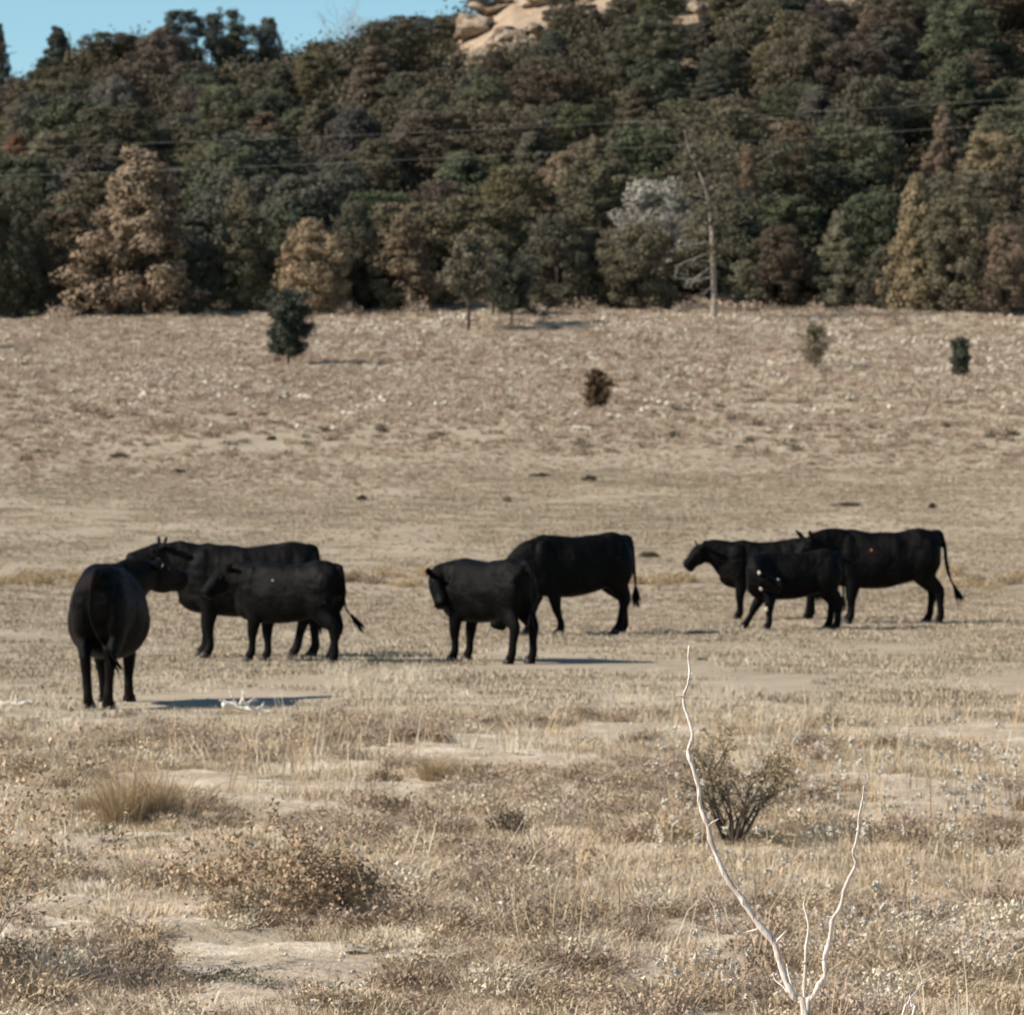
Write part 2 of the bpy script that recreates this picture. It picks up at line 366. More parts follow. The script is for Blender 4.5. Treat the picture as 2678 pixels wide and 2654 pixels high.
SECOND = [
    (1130, 262, 3, 150, 'round', (.15, .12, .08), 'tan leafed tree behind the broad dark juniper, above the meadow edge', 205, 4.6),
    (1070, 300, 0, 120, 'round', BR, 'brown tree left of the tan leafed tree above the broad dark juniper', 203, 4.4),
    (1640, 205, 0, 80, 'cone', (.20, .14, .09), 'pinkish brown small tree high on the right hillside among green ones', 236, 3.6),
    (1640, 270, 0, 150, 'round', DG, 'large blackish green tree between the pinkish brown tree and the meadow edge', 212, 5.6),
    (1870, 310, 0, 150, 'round', YB, 'yellow brown tree above the big round juniper at the right edge', 204, 4.6),
    (1780, 300, 0, 100, 'cone', RB, 'reddish brown conifer peeping over the yellow brown conifer on the right', 209, 4.8),
    (28, 250, 0, 80, 'dome', (.20, .10, .06), 'rusty red small tree at the left frame edge above the dark trees', 225, 3.4),
    (1240, 372, 0, 200, 'round', GRY, 'silvery grey leafed tree between the round green juniper and the tall bare trunk', 193.5, 5.0),
    (1410, 375, 0, 80, 'cone', (.19, .12, .075), 'slim tan brown conifer right of the tall bare trunk', 198, 5.4),
    (1250, 290, 0, 120, 'dome', (.14, .11, .07), 'dull tan tree left of the tall bare trunk, above the grey leafed one', 208, 4.2),
    (215, 190, 0, 110, 'dome', (.14, .13, .115), 'grey twiggy tree on the left hillside above the tallest brown tree', 236, 3.6),
]
for (cx, ty, _, wp, kd, col, lab, yy, Hh) in SECOND:
    p = at(cx, ty, yy); g = gzf(p.x, yy); s = F/yy/DS
    tree(p.x, yy, max(Hh, p.z-g), wp/s, kd, col, lab, 'odd coloured trees on the hillside')
RIDGE = [
    (0, 45, 60, 'cone', DG, 'dark pointed pine cut by the left frame edge on the skyline'),
    (108, 48, 92, 'cone', (.035, .042, .034), 'dark pointed pine second from the left on the skyline'),
    (205, 62, 120, 'open', DG, 'spreading pine with a flat top on the skyline left of the orange rocks'),
    (345, 18, 105, 'round', (.035, .045, .036), 'dense round pine on the skyline just right of the orange rocks'),
    (422, 14, 95, 'open', (.045, .055, .04), 'tallest airy pine with see-through crown on the skyline'),
    (465, 48, 85, 'open', DG, 'lower airy pine touching the tallest skyline pine on its right'),
    (508, 32, 44, 'round', (.08, .075, .055), 'small ball topped thin tree alone on the skyline'),
    (770, 30, 100, 'open', DG, 'leaning pine crown on the skyline left of the tan rocks'),
    (610, 78, 100, 'round', OL, 'low round juniper on the skyline under the bare grey tree'),
    (700, 62, 90, 'round', OL, 'low round juniper on the skyline right of the bare grey tree'),
    (830, 48, 80, 'dome', OL, 'low juniper on the skyline touching the tan rocks'),
    (910, -12, 70, 'open', DG, 'dark pine in front of the tan rocks at the top of the frame'),
]
for (cx, ty, wp, kd, col, lab) in RIDGE:
    yy = 258; p = at(cx, ty, yy); g = gzf(p.x, yy); s = F/yy/DS
    tree(p.x, yy, max(1.8, (p.z-g)*1.03), wp/s, kd, col, lab, 'trees on the skyline')
# the rest of the wooded hillside
rnd = random.Random(77)
WORD = {'round': 'round', 'cone': 'conical', 'dome': 'low domed', 'open': 'airy'}
def place(x, y, H):
    u = (W0/2+x/y*F)/DS; v = (HOR-(gzf(x, y)+H*.7-CAMZ)/y*F)/DS
    L = 'at the left frame edge' if u < 110 else 'above the tallest brown tree' if u < 400 else 'above the tan dome juniper' if u < 680 else 'above the tan conical tree' if u < 840 else \
        'above the little pine with bare trunk' if u < 1000 else 'above the broad dark juniper' if u < 1180 else 'around the tall bare trunk' if u < 1440 else 'above the pale olive conical juniper' if u < 1680 else 'above the big round juniper at right' if u < 1860 else 'at the right frame edge'
    wv = 270-u*.02; h = 'near the hilltop' if v < 110 else 'well over the wires' if v < 190 else 'just over the wires' if v < wv else 'just under the wires' if v < 360 else 'low on the slope'
    return h, L
n_hill = 0
yy = 193.0
while yy < 275:
    sp = 3.75; x = -.128*yy+rnd.uniform(0, sp)
    while x < .128*yy:
        px, py = x+rnd.uniform(-1.4, 1.4), yy+rnd.uniform(-1.9, 1.9)
        x += sp*rnd.uniform(.85, 1.2)
        if py > (252 if px < -4 else 262): continue
        if any((px-a)**2+((py-b)*.8)**2 < (.28*c+.75)**2 for a, b, c in trees): continue
        # keep the two bare patches and the rocks clear
        u = W0/2+px/py*F
        if 1340 < u < 1450 and 196 < py < 204: continue
        if (py > 240 and 1215 < u < 1480) or (py > 246 and (1480 < u < 1840 or 2080 < u < 2280)): continue
        top = py > 254 and px < -3
        H = rnd.uniform(2.9, 4.7)*(1.15-.30*(py-190)/70)*(.7 if top else 1)*(.62 if py > 236 and 1180 < u < 1880 else 1); Wd = H*rnd.uniform(.85, 1.2)
        kd = rnd.choice(['round', 'round', 'dome', 'cone', 'open', 'round'])
        q = rnd.random()
        if q < .42: cn, col = 'dark green', tuple(c*rnd.uniform(.8, 1.15) for c in DG)
        elif q < .82: cn, col = 'olive green', tuple(c*rnd.uniform(.75, 1.0) for c in OL)
        elif q < .96: cn, col = 'bluish green', tuple(c*rnd.uniform(.85, 1.15) for c in BG)
        else: cn, col = 'brownish', tuple(c*rnd.uniform(.55, .75) for c in YB)
        h, L_ = place(px, py, H)
        tree(px, py, H, Wd, kd, col, f'{cn} {WORD[kd]} tree {h}, {L_}', 'trees covering the hillside'); n_hill += 1
    yy += 4.5
print('hill trees', n_hill)
# bare tall tree with pale trunk
M['dull_wood'] = mat_bark('dull_wood', (.09, .075, .06), (.19, .16, .13), 12)
def bare_tree():
    x, y = hit(1347, 603); g = gzf(x, y)
    t = thing('bare_tree', 'tall thin half dead tree with a pale bare trunk at the meadow edge', 'tree', (x, y, g))
    s = F/y/DS
    px = [(1347, 606, 9), (1347, 570, 7.5), (1346, 520, 6.8), (1344, 470, 6.2), (1341, 420, 5.4), (1336, 380, 4.4), (1325, 345, 3.4), (1312, 315, 2.6), (1300, 285, 2), (1291, 250, 1.2)]
    P = np.array([((a-1347)/s, .15*math.sin(b*.05), (606-b)/s) for a, b, _ in px]); rr = [c/s*.72 for _, _, c in px]
    mb = MB(); V, Fs = tube(P, rr, k=10, n=3); mb.add(V, Fs); obj('trunk', mb.mesh('trunk', M['pale_bark']), t)
    r2 = random.Random(3)
    for a, b, dx, dz, L in [(1345, 440, -1, .15, 60), (1345, 460, -1, -.1, 75), (1346, 480, -1, -.35, 70), (1346, 505, -1, -.5, 60), (1346, 525, -1, -.55, 50),
                            (1343, 400, -1, .3, 70), (1338, 385, -1, .5, 60), (1346, 540, -.8, -.4, 35), (1344, 430, 1, .4, 60), (1341, 405, 1, .9, 60), (1346, 490, 1, .5, 35),
                            (1330, 355, .9, 1, 60), (1320, 330, -.8, .5, 50), (1315, 320, .5, 1, 60), (1305, 295, -.7, .4, 36), (1300, 285, .7, .8, 36), (1334, 372, 1, .6, 70)]:
        mb = MB(); limb(mb, (0, 0, 0), (dx, r2.uniform(-.5, .3), dz), L/s*r2.uniform(.8, 1.1), .032, 2, r2, 5, .22, .0, 3)
        o = obj('branch', mb.mesh('branch', M['dull_wood'] if dx > 0 or dz > .25 else M['grey_wood']), t); o.location = ((a-1347)/s, 0, (606-b)/s)
    # thin needles left on the upper branches
    rs = np.random.RandomState(9); P = []
    for k in range(120):
        z = rs.uniform(120, 345)/s; c = np.array([rs.normal(.1, .7)-(z*.06), rs.normal(0, .6), z]); P.append(c+rs.normal(0, .16, (34, 3)))
    P = np.vstack(P); V, Fs, T = leaves(rs, P, rs.normal(0, 1, P.shape), .07)
    o = obj('foliage', mesh('foliage', V, Fs, M['leaf'], False, T), t); o.color = (.12, .11, .065, 1)
bare_tree()
def twiggy(cx, ty, by, wp, y, label, col='grey_wood', name='bare_tree', seed=1, n=9):
    p = at(cx, by, y); s = F/y/DS; H = (by-ty)/s; g = gzf(p.x, y); rnd2 = random.Random(seed); H = max(H, at(cx, ty, y).z-g)
    t = thing(name, label, 'tree', (p.x, y, g)); mb = MB()
    V, Fs = tube(np.array([(0, 0, -.2), (0, 0, H*.3), (.05, 0, H*.5)]), [.07, .05, .035], k=7, n=3); mb.add(V, Fs); obj('trunk', mb.mesh('trunk', M[col]), t)
    mb = MB()
    for i in range(n):
        a = i*2.4; limb(mb, (0, 0, H*rnd2.uniform(.2, .5)), (math.cos(a)*.8, math.sin(a)*.5, .9), H*.62, .028, 3, rnd2, 4, .25, .05, 5)
    obj('branches', mb.mesh('branches', M[col]), t)
twiggy(655, 35, 95, 80, 257, 'leafless pale grey tree standing out on the skyline', seed=5, n=12)
# little trees standing on the meadow
def meadow_tree(cx, ty, by, wp, kd, col, lab, high=0, var=0, bark='bark', n=7000, skew=0.):
    """ragged young tree: a stem, limbs of uneven length and leaf sprays along the twigs"""
    x, y = hit(cx, by); s = F/y/DS; H = (by-ty)/s; Wd = wp/s; r2 = random.Random(var*7+3); rs2 = np.random.RandomState(var+90)
    t = thing(NAME[kd], lab, 'tree' if H > 1.2 else 'bush', (x, y, gzf(x, y)-.02))
    st = MB(); V, Fs = tube(np.array([(0, 0, -.1), (skew*.2*H, .02, H*.35), (skew*.1*H, 0, H*.7), (skew*.3*H, 0, H*.96)]), [.02*H, .016*H, .01*H, .004*H], k=7, n=4); st.add(V, Fs); obj('trunk', st.mesh('trunk', M[bark]), t)
    lb = MB(); nl = 34
    for i in range(nl):
        f = high+(1-high)*(i+.5)/nl*.93; a = i*2.4+r2.uniform(-.5, .5)
        pr = {'cone': (1.05-f)**.8, 'round': math.sqrt(max(.05, 1-((f-.5)/.58)**2)), 'dome': math.sqrt(max(.05, 1-f**2.5)), 'open': .45+.5*math.sin(f*3.1)}[kd]
        L = Wd*.52*pr*r2.uniform(.6, 1.15); limb(lb, (skew*.2*H*min(1, f*2), 0, H*f), (math.cos(a), math.sin(a)*1.9, r2.uniform(.25, .9)), L*1.12, .006*H, 2, r2, 4, .28, .08, 4)
    obj('limbs', lb.mesh('limbs', M[bark]), t); V = np.array(lb.V); V = V[V[:, 2] > high*H*.8]
    P = V[rs2.randint(0, len(V), n)]; P = P+rs2.normal(0, .028*max(H, .9), P.shape); V, Fs, T = leaves(rs2, P, rs2.normal(0, 1, P.shape)+np.array([-.3, -.2, .3]), .026+.010*H, .3, 1.8)
    c = obj('foliage', mesh('foliage', V, Fs, M['leaf'], False, T), t); c.color = (*col, 1)
meadow_tree(543, 560, 692, 64, 'round', (.055, .062, .046), 'small dark lopsided pine alone on the meadow casting a long shadow', .12, 1, n=20000, skew=.12)
meadow_tree(884, 445, 628, 118, 'cone', (.14, .125, .085), 'little grey green pine with a bare lower trunk standing before the treeline', .3, 2, n=16000)
meadow_tree(965, 505, 618, 85, 'round', (.045, .05, .036), 'low dark pine touching the little pine with a bare trunk on its right', .2, 3, n=15000)
meadow_tree(930, 440, 600, 95, 'cone', (.11, .10, .065), 'olive conical pine just behind the low dark pine before the treeline', .15, 6)
meadow_tree(1127, 698, 772, 36, 'dome', (.14, .088, .05), 'rust brown egg shaped bush alone in the middle of the meadow', .0, 4, n=9000)
meadow_tree(1536, 618, 698, 56, 'open', (.14, .12, .07), 'thin ragged sapling on the meadow right of the middle', .1, 5, n=2600, skew=.1)
meadow_tree(1812, 636, 716, 40, 'dome', (.075, .078, .052), 'compact dark green young juniper on the right of the meadow', .04, 7)
meadow_tree(-95, 560, 664, 110, 'round', DG, 'dark tree outside the left frame edge casting shade on the meadow', .1, 8)
# ------------------------------------------------------------------ rocks
def rockmesh(seed, r, flat=.6, n=3, mat='stone', amp=.28):
    import bmesh
    bm = bmesh.new(); bmesh.ops.create_icosphere(bm, subdivisions=n, radius=1)
    rs = np.random.RandomState(seed); npl = 16 if n > 3 else 9; pl = rs.normal(0, 1, (npl, 3)); pl /= np.linalg.norm(pl, axis=1)[:, None]; dd = rs.uniform(.5, .85, npl)
    for v in bm.verts:
        p = np.array(v.co); k = 1.0
        for q, d in zip(pl, dd):
            s = p@q
            if s > d: k = min(k, d/s)
        k *= 1+amp*(float(vn(p[0]*2.5+seed, p[1]*2.5+p[2]*3, seed))-.5); v.co = Vector(p*k*r*np.array([1, .8, flat]))
    me = bpy.data.meshes.new('rock'); bm.to_mesh(me); bm.free(); me.materials.append(M[mat])
    at_ = me.attributes.new('tint', 'FLOAT', 'POINT'); return me
big = [rockmesh(i, 1, .8, 4, 'rock', .5) for i in range(4)]; obig = rockmesh(9, 1, .6, 4, 'orock', .5)
OUT = [(895, 32, 2.2, 'pale rock at the left tip of the outcrop on the skyline'), (935, 22, 2.6, 'tan boulder behind the dark pine at the top of the hill'), (985, 28, 3.0, 'wide pale boulder in the outcrop right of the dark pine'),
       (1040, 18, 2.8, 'tan rock slab in the middle of the outcrop'), (1095, 8, 2.6, 'tan rock right of the middle slab at the top edge'), (1160, 2, 2.8, 'broad tan rock cut by the top frame edge'), (1235, 2, 2.9, 'pale rock cut by the top frame edge, right part of the outcrop'),
       (1290, 6, 2.0, 'last rock at the right end of the outcrop'), (1520, 0, 2.0, 'tan rock peeping over the trees at the top right'), (1580, 2, 2.4, 'tan rock between two pale ones at the top right'), (1625, 6, 2.0, 'whitish rock at the top right above the forest')]
x_ = np.random.RandomState(3); sx, sy = x_.uniform(-.125, .125, 2600), x_.uniform(191, 275, 2600); sx = sx*sy
HILLBRUSH = (sx, sy)
OUT += [(905, 50, 1.3, 'small tan boulder under the left tip of the outcrop'), (960, 48, 1.6, 'orange tinted boulder below the wide pale one'), (1010, 44, 1.4, 'small pale boulder low in the middle of the outcrop'),
        (1065, 34, 1.5, 'cracked tan boulder low in the outcrop, right of the middle'), (1120, 30, 1.3, 'small rock below the broad one at the top edge')]
OUT = [(a, b, c*.72, d) for a, b, c, d in OUT]
ro = random.Random(8)
for i in range(34):
    y = ro.uniform(242, 261); u = ro.uniform(1222, 1500) if y < 247 else ro.uniform(1222, 1850); x = (u-W0/2)/F*y; r = ro.uniform(.35, 1.15)
    o = thing('boulder', 'small tan boulder strewn over the hilltop outcrop between the wide slabs', 'rock', (x, y, gzf(x, y)+r*.1), ro.uniform(0, 6), 'small boulders strewn over the outcrop', big[i % 4]); o.scale = (r*ro.uniform(.9, 1.6), r, r*ro.uniform(.6, 1.1))
for i in range(9):
    y = ro.uniform(244, 258); x = (ro.uniform(1260, 1850)-W0/2)/F*y; H = ro.uniform(.9, 2.0); tree(x, y, H, H*1.1, 'round', DG, 'small dark bush tree growing between the boulders of the hilltop outcrop', 'bush trees between the hilltop boulders')
for i, (cx, vy, r, lab) in enumerate(OUT):
    y = 256+(i % 3)*2.5 if i < 11 else 247.0; p = at(cx, vy, y); g = gzf(p.x, y)
    o = thing('boulder', lab, 'rock', (p.x, y, p.z), i*1.1, 'boulders of the hilltop outcrop', big[i % 4]); o.scale = (r*1.1, r, min(r*.75, max(.8, (p.z-g+1.0)*.7))); o.location.z = max(g, min(p.z-o.scale.z*.5, g+o.scale.z*.8))
for cx, vy, r, lab in [(283, 112, 1.1, 'larger orange rock on the skyline between the pines'), (262, 128, .8, 'smaller orange rock beside the larger one on the skyline')]:
    p = at(cx, vy, 257); g = gzf(p.x, 257); o = thing('boulder', lab, 'rock', (p.x, 257, (p.z+g)/2), 1, 'orange rocks on the skyline', obig); o.scale = (r*1.3, r, max(.8, (p.z-g)*.8))
for cx, vy, r, lab in [(1012, 385, 1.0, 'pinkish rock patch in the gap of trees above the broad dark juniper'), (1385, 578, .35, 'pale rock at the foot of the small light green juniper')]:
    x, y = hit(cx, vy); o = thing('boulder', lab, 'rock', (x, y, gzf(x, y)), .4, None, big[1]); o.scale = (r*1.4, r, r)
st = [rockmesh(20+i, 1, .55, 2) for i in range(6)]
rnd = random.Random(5)
SINGLE = [(432, 1257, 17, 'grey stone lying on the grass below the standing cows at the left'), (700, 1798, 48, 'long pale cracked stone lying in the foreground weeds'),
          (1895, 1531, 26, 'pale stone at the right frame edge beyond the thorny twigs'), (932, 718, 7, 'white stone'), (490, 733, 9, 'bright white stone below the lone dark pine')]
for cx, vy, w_, lab in SINGLE:
    if lab == 'white stone': continue
    x, y = hit(cx, vy+4); s = F/y/DS; o = thing('stone', lab, 'stone', (x, y, gzf(x, y)+.01), .2, None, rockmesh(int(cx), 1, .5, 4)); r = w_/s; o.scale = (r, r*.8, r*.55)
for i in range(220):
    u, v = rnd.uniform(0, 1932), 610+rnd.random()**1.2*215
    x, y = hit(u, v); s = F/y/DS; r = rnd.uniform(1.6, 4.6)*(1.6 if rnd.random() < .15 else 1)/s
    o = thing('stone', 'small white stone scattered on the upper meadow below the trees', 'stone', (x, y, gzf(x, y)+r*.15), rnd.uniform(0, 6), 'white stones scattered on the upper meadow', st[i % 6]); o.scale = (r*rnd.uniform(.8, 1.6), r, r*rnd.uniform(.7, 1.1))
# bleached logs
def log(cx, vy, px, ang, lab, r=.05, forks=0, seed=0):
    x, y = hit(cx, vy); s = F/y/DS; L = px/s; rnd2 = random.Random(seed+3); mb = MB()
    t = thing('dead_branch', lab, 'branch', (x, y, gzf(x, y)+r*.8), 0, None)
    n = 6; P = [(-L/2+L*i/n, rnd2.gauss(0, .03)*L, math.tan(ang)*(-L/2+L*i/n)*1.0+abs(rnd2.gauss(0, .02))*L) for i in range(n+1)]
    lo = min(p[2] for p in P); P = [(a, b, c-lo) for a, b, c in P]
    V, Fs = tube(np.array(P), [r*(1-.5*i/n) for i in range(n+1)], k=8, n=3); mb.add(V, Fs)
    for k in range(forks):
        a = rnd2.choice(P[1:-1]); limb(mb, a, (rnd2.uniform(-1, 1), rnd2.uniform(-.6, .6), rnd2.uniform(.2, 1)), L*rnd2.uniform(.2, .42), r*.6, 1, rnd2, 6)
    t.data = None; obj('wood', mb.mesh('wood', M['pale_wood']), t)
M['pale_wood'] = mat_bark('bleached_wood', (.62, .56, .47), (.78, .73, .65), 20)
log(235, 722, 34, -.12, 'short white log on the upper left meadow, higher of two', .07, 0, 1)
log(262, 771, 34, -.08, 'short white log on the upper left meadow, lower of two', .06, 0, 2)
log(660, 786, 28, -.1, 'short white log left of the middle below the lone dark pine', .06, 0, 3)
log(1100, 812, 36, -.05, 'flat white log below the rust brown bush', .06, 0, 4)
log(1735, 660, 24, .1, 'thin pale stick right of the ragged sapling', .04, 0, 5)
log(466, 1346, 92, -.16, 'forked bleached branch lying in the shadow of the nearest cow', .032, 6, 6)
log(30, 1336, 66, .05, 'bleached branch on the grass cut by the left frame edge', .03, 2, 7)
# ------------------------------------------------------------------ power line
def wires():
    y = 150.0; px, pz = 48.0, 0
    L1 = [(0, 388), (451, 375), (1340, 334), (2031, 298), (2678, 260)]; L2 = [(451, 444), (1340, 408), (2031, 364), (2678, 322)]
    ends = []
    for i, L in enumerate((L1, L2)):
        q = np.polyfit([(u-W0/2)/F*y for u, v in L], [CAMZ+(HOR-v)/F*y for u, v in L], 2); q[0] = .0006
        q[1:] = np.polyfit([(u-W0/2)/F*y for u, v in L], [CAMZ+(HOR-v)/F*y-.0006*((u-W0/2)/F*y)**2 for u, v in L], 1)
        xs = np.linspace(-px, px, 40); P = np.column_stack([xs, np.full(40, y), np.polyval(q, xs)])
        V, Fs = tube(P, [.0031]*40, k=5, n=1); mb = MB(); mb.add(V, Fs)
        thing('power_wire', ['upper thin wire strung across the wooded hillside', 'lower thin wire strung across the wooded hillside'][i], 'wire', (0, 0, 0), 0, 'wires crossing the view', mb.mesh('wire', M['wire']))
        ends.append(P)
    for s, k in ((-1, 0), (1, -1)):
        g = gzf(s*px, y); top = ends[0][k][2]+.5
        t = thing('utility_pole', 'wooden utility pole beyond the %s frame edge' % ('left' if s < 0 else 'right'), 'pole', (s*px, y+.2, g)); mb = MB()
        V, Fs = tube(np.array([(0, 0, -1), (0, 0, top-g)]), [.15, .11], k=10, n=1); mb.add(V, Fs); obj('post', mb.mesh('post', M['bark']), t)
        for P in ends:
            mb = MB(); V, Fs = tube(np.array([(0, -.2, 0), (0, .0, 0)]), [.05, .04], k=8, n=1); mb.add(V, Fs)
            o = obj('insulator', mb.mesh('insulator', M['stone']), t); o.location = (0, 0, P[k][2]-g)
wires()
# ------------------------------------------------------------------ cattle
BELLY = [(-.80, 1.21, .95, .10), (-.765, 1.27, .82, .17), (-.66, 1.325, .70, .235), (-.50, 1.358, .63, .265), (-.30, 1.325, .565, .27), (-.10, 1.30, .51, .30),
         (.10, 1.295, .485, .31), (.30, 1.31, .49, .275), (.45, 1.33, .50, .25), (.58, 1.30, .52, .215), (.70, 1.23, .56, .175), (.80, 1.08, .64, .11)]
def cow(label, cat, name, loc, yaw, s=1.0, neck=None, hdir=(.85, 0, -.5), feet=None, belly=1.0, tail=None, mat='cow', bw=1.0, lift=None,
        tags=(), spots=(), roll=0., seed=0, dewlap=1.0, headk=1.0, legk=1.0, slim=1.0, bend=0., ears=(1, 1), earup=0.):
    t = thing(name, label, cat, loc, yaw, 'black cattle standing on the meadow')
    mb = MB()
    def bx(p):
        """sideways bend of the spine"""
        return (p[0], p[1]+bend*max(0, p[0])**2, p[2])
    # trunk of the body
    out = []
    B = cr(np.array(BELLY), 3); k = 26; a = np.linspace(0, 2*np.pi, k, endpoint=False)
    for x, zt, zb, hw in B:
        m_ = math.exp(-((x-.02)/.42)**2); zb = zb-(.06*(belly-1)/.25)*m_; hw = hw*(1+(belly*bw-1)*m_)*slim; zm = zb+(zt-zb)*.46
        ca, sa = np.cos(a), np.sin(a); p = 2/2.5
        yy = np.sign(ca)*np.abs(ca)**p*hw; zz = np.where(sa > 0, (zt-zm)*np.abs(sa)**p, -(zm-zb)*np.abs(sa)**(2/2.1))+zm
        yy = yy*np.where(sa > 0, 1-.16*sa, 1)
        yc = bend*max(0, x)**2
        out.append(np.column_stack([np.full(k, x), yy+yc, zz]))
    V, Fs = rings(out); mb.add(V, Fs)
    for sg in (-1, 1):
        for c, r in (((-.70, sg*.09, 1.15), (.08, .06, .10)), ((-.58, sg*.145, .92), (.215, .13, .33)),
                     ((.50, sg*.145, .93), (.17, .10, .34)), ((.42, sg*.06, 1.19), (.16, .09, .13))):
            V, Fs = ellipsoid(bx(c), (r[0], r[1]*slim, r[2])); mb.add(V, Fs)
    feet = feet or {}
    hooves = []
    for nm, sg, fore in (('fl', 1, 1), ('fr', -1, 1), ('hl', 1, 0), ('hr', -1, 0)):
        dx, dy = feet.get(nm, (0, 0)); lf = (lift or {}).get(nm, 0)
        if fore:
            P = [(.50, sg*.14, .98), (.47, sg*.155, .78), (.43, sg*.155, .63), (.455, sg*.15, .38), (.45, sg*.145, .25), (.455, sg*.145, .13), (.49, sg*.145, .065), (.505, sg*.145, .0)]
            rs_ = [.11, .10, .082, .060, .044, .047, .050, .056]; ru = [.17, .15, .118, .070, .048, .052, .058, .066]
            kk = [0, .08, .2, .55, .75, .95, 1, 1]
        else:
            P = [(-.55, sg*.15, 1.0), (-.52, sg*.16, .82), (-.56, sg*.155, .68), (-.70, sg*.145, .51), (-.725, sg*.14, .44), (-.71, sg*.14, .28), (-.70, sg*.14, .13), (-.665, sg*.14, .065), (-.645, sg*.14, .0)]
            rs_ = [.13, .12, .095, .060, .054, .045, .048, .051, .056]; ru = [.23, .20, .155, .092, .078, .054, .056, .060, .066]
            kk = [0, .03, .12, .4, .5, .75, .95, 1, 1]
        P = [bx((p[0]+dx*w_, p[1]+dy*w_*sg, p[2]+lf*w_)) for p, w_ in zip(P, kk)]
        rs2 = [r*(legk if p[2] < .6 else 1) for r, p in zip(rs_, P)]; ru2 = [r*(legk if p[2] < .6 else 1) for r, p in zip(ru, P)]
        V, Fs = tube(np.array(P), rs2, ru2, ref=(1, 0, .05), k=14, n=4); mb.add(V, Fs); hooves.append((P[-1], P[-2]))
    # neck
    nk = neck or [(.55, 0, 1.02), (.80, 0, 1.14), (1.0, 0, 1.30)]
    headk = headk*.98; n0 = Vector(bx((.42, 0, 1.0))); poll = Vector(nk[-1]); nk = [tuple(p) for p in nk]; nk[-1] = (poll.x, poll.y, poll.z-.06); pts = [tuple(n0)]+nk
    h = Vector(hdir).normalized()
    m = len(pts); dep = [np.interp(i/(m-1), [0, .35, .75, 1], [.32, .28, .195, .125]) for i in range(m)]; wid = [np.interp(i/(m-1), [0, .35, .75, 1], [.19, .17, .13, .10]) for i in range(m)]
    V, Fs = tube(np.array(pts), wid, dep, ref=(0, 0, 1) if abs((poll-n0).normalized().z) < .85 else (1, 0, 0), k=16, n=4); mb.add(V, Fs)
    V, Fs = tube(np.array([bx((.62, 0, .92)), bx((.70, 0, .72)), bx((.60, 0, .60)), bx((.40, 0, .60))]), [.10*dewlap, .085*dewlap, .075, .06], [.12*dewlap, .10*dewlap, .07, .06], k=10, n=3); mb.add(V, Fs)
    V, Fs = tube(np.array([list(poll+h*.06-Vector((0, 0, .10))), [(poll.x*.5+.36), poll.y*.45, (poll.z*.5+.44)], list(bx((.70, 0, .80))), list(bx((.58, 0, .64)))]), [.07, .085, .10, .09], [.09, .12, .13, .10], ref=(.7, 0, .7), k=12, n=4)
    if poll.z > .8 and abs(poll.y) < .33: mb.add(V, Fs)
    # head
    up = Vector((0, 0, 1)); up = up-h*up.dot(h)
    if up.length < .3: up = Vector((1, 0, .2)); up = up-h*up.dot(h)
    up.normalize(); side = h.cross(up).normalized()*-1
    if roll: q = Quaternion(h, roll); up = q@up; side = q@side
    HS = [(-.06, .04, -.12, .07), (0, .075, -.18, .105), (.06, .09, -.215, .125), (.12, .09, -.22, .128), (.19, .08, -.21, .118), (.26, .07, -.19, .102), (.32, .062, -.175, .098), (.375, .06, -.175, .106), (.415, .05, -.155, .10), (.435, .005, -.10, .06)]
    k = 18; a = np.linspace(0, 2*np.pi, k, endpoint=False); out = []; hk = headk
    for d, zt, zb, hw in cr(np.array(HS), 2):
        zm = (zt+zb)/2+.01; sa = np.sin(a); ca = np.cos(a)
        zz = np.where(sa > 0, (zt-zm)*np.abs(sa)**.8, -(zm-zb)*np.abs(sa)**.9)+zm; yy = np.sign(ca)*np.abs(ca)**.85*hw*np.where(sa < 0, 1-.22*np.abs(sa), 1)
        out.append([list(poll+h*d*hk+side*float(y_)*hk+up*float(z_)*hk) for y_, z_ in zip(yy, zz)])
    V, Fs = rings(out); mb.add(V, Fs)
    earpos = []
    for sg, on in ((1, ears[0]), (-1, ears[1])):
        if not on: continue
        e0 = poll+side*sg*.085*hk+up*.02*hk+h*.0; ed = (side*sg*.9-h*.35+up*(.12+earup)).normalized()
        e = [e0-ed*.02, e0+ed*.05*hk, e0+ed*.11*hk, e0+ed*.165*hk, e0+ed*.205*hk]
        V, Fs = tube(np.array([list(q) for q in e]), [.028*hk, .05*hk, .062*hk, .046*hk, .012*hk], [.022*hk, .02*hk, .018*hk, .015*hk, .01*hk], ref=tuple((h*.75+up*.2)), k=12, n=3)
        mb.add(V, Fs); earpos.append((e0+ed*.16*hk, ed))
    # tail root and dock
    tl = tail or [(-.79, 0, 1.25), (-.835, 0, 1.14), (-.85, 0, .9), (-.85, 0, .68), (-.85, 0, .52)]
    tl = [(-.70, 0, 1.285)]+tl
    V, Fs = tube(np.array(tl), [.05]+[np.interp(i/(len(tl)-2), [0, .3, 1], [.045, .028, .018]) for i in range(len(tl)-1)], k=10, n=5); mb.add(V, Fs)
    if cat == 'cow' and belly >= 1:
        V, Fs = ellipsoid((-.42, 0, .60), (.16, .13, .12)); mb.add(V, Fs)
    me0 = mesh('tmp', mb.V, mb.F); tmp = bpy.data.objects.new('tmp', me0); C.objects.link(tmp)
    md = tmp.modifiers.new('r', 'REMESH'); md.mode = 'VOXEL'; md.voxel_size = .0135
    md = tmp.modifiers.new('s', 'SMOOTH'); md.factor = .5; md.iterations = 9
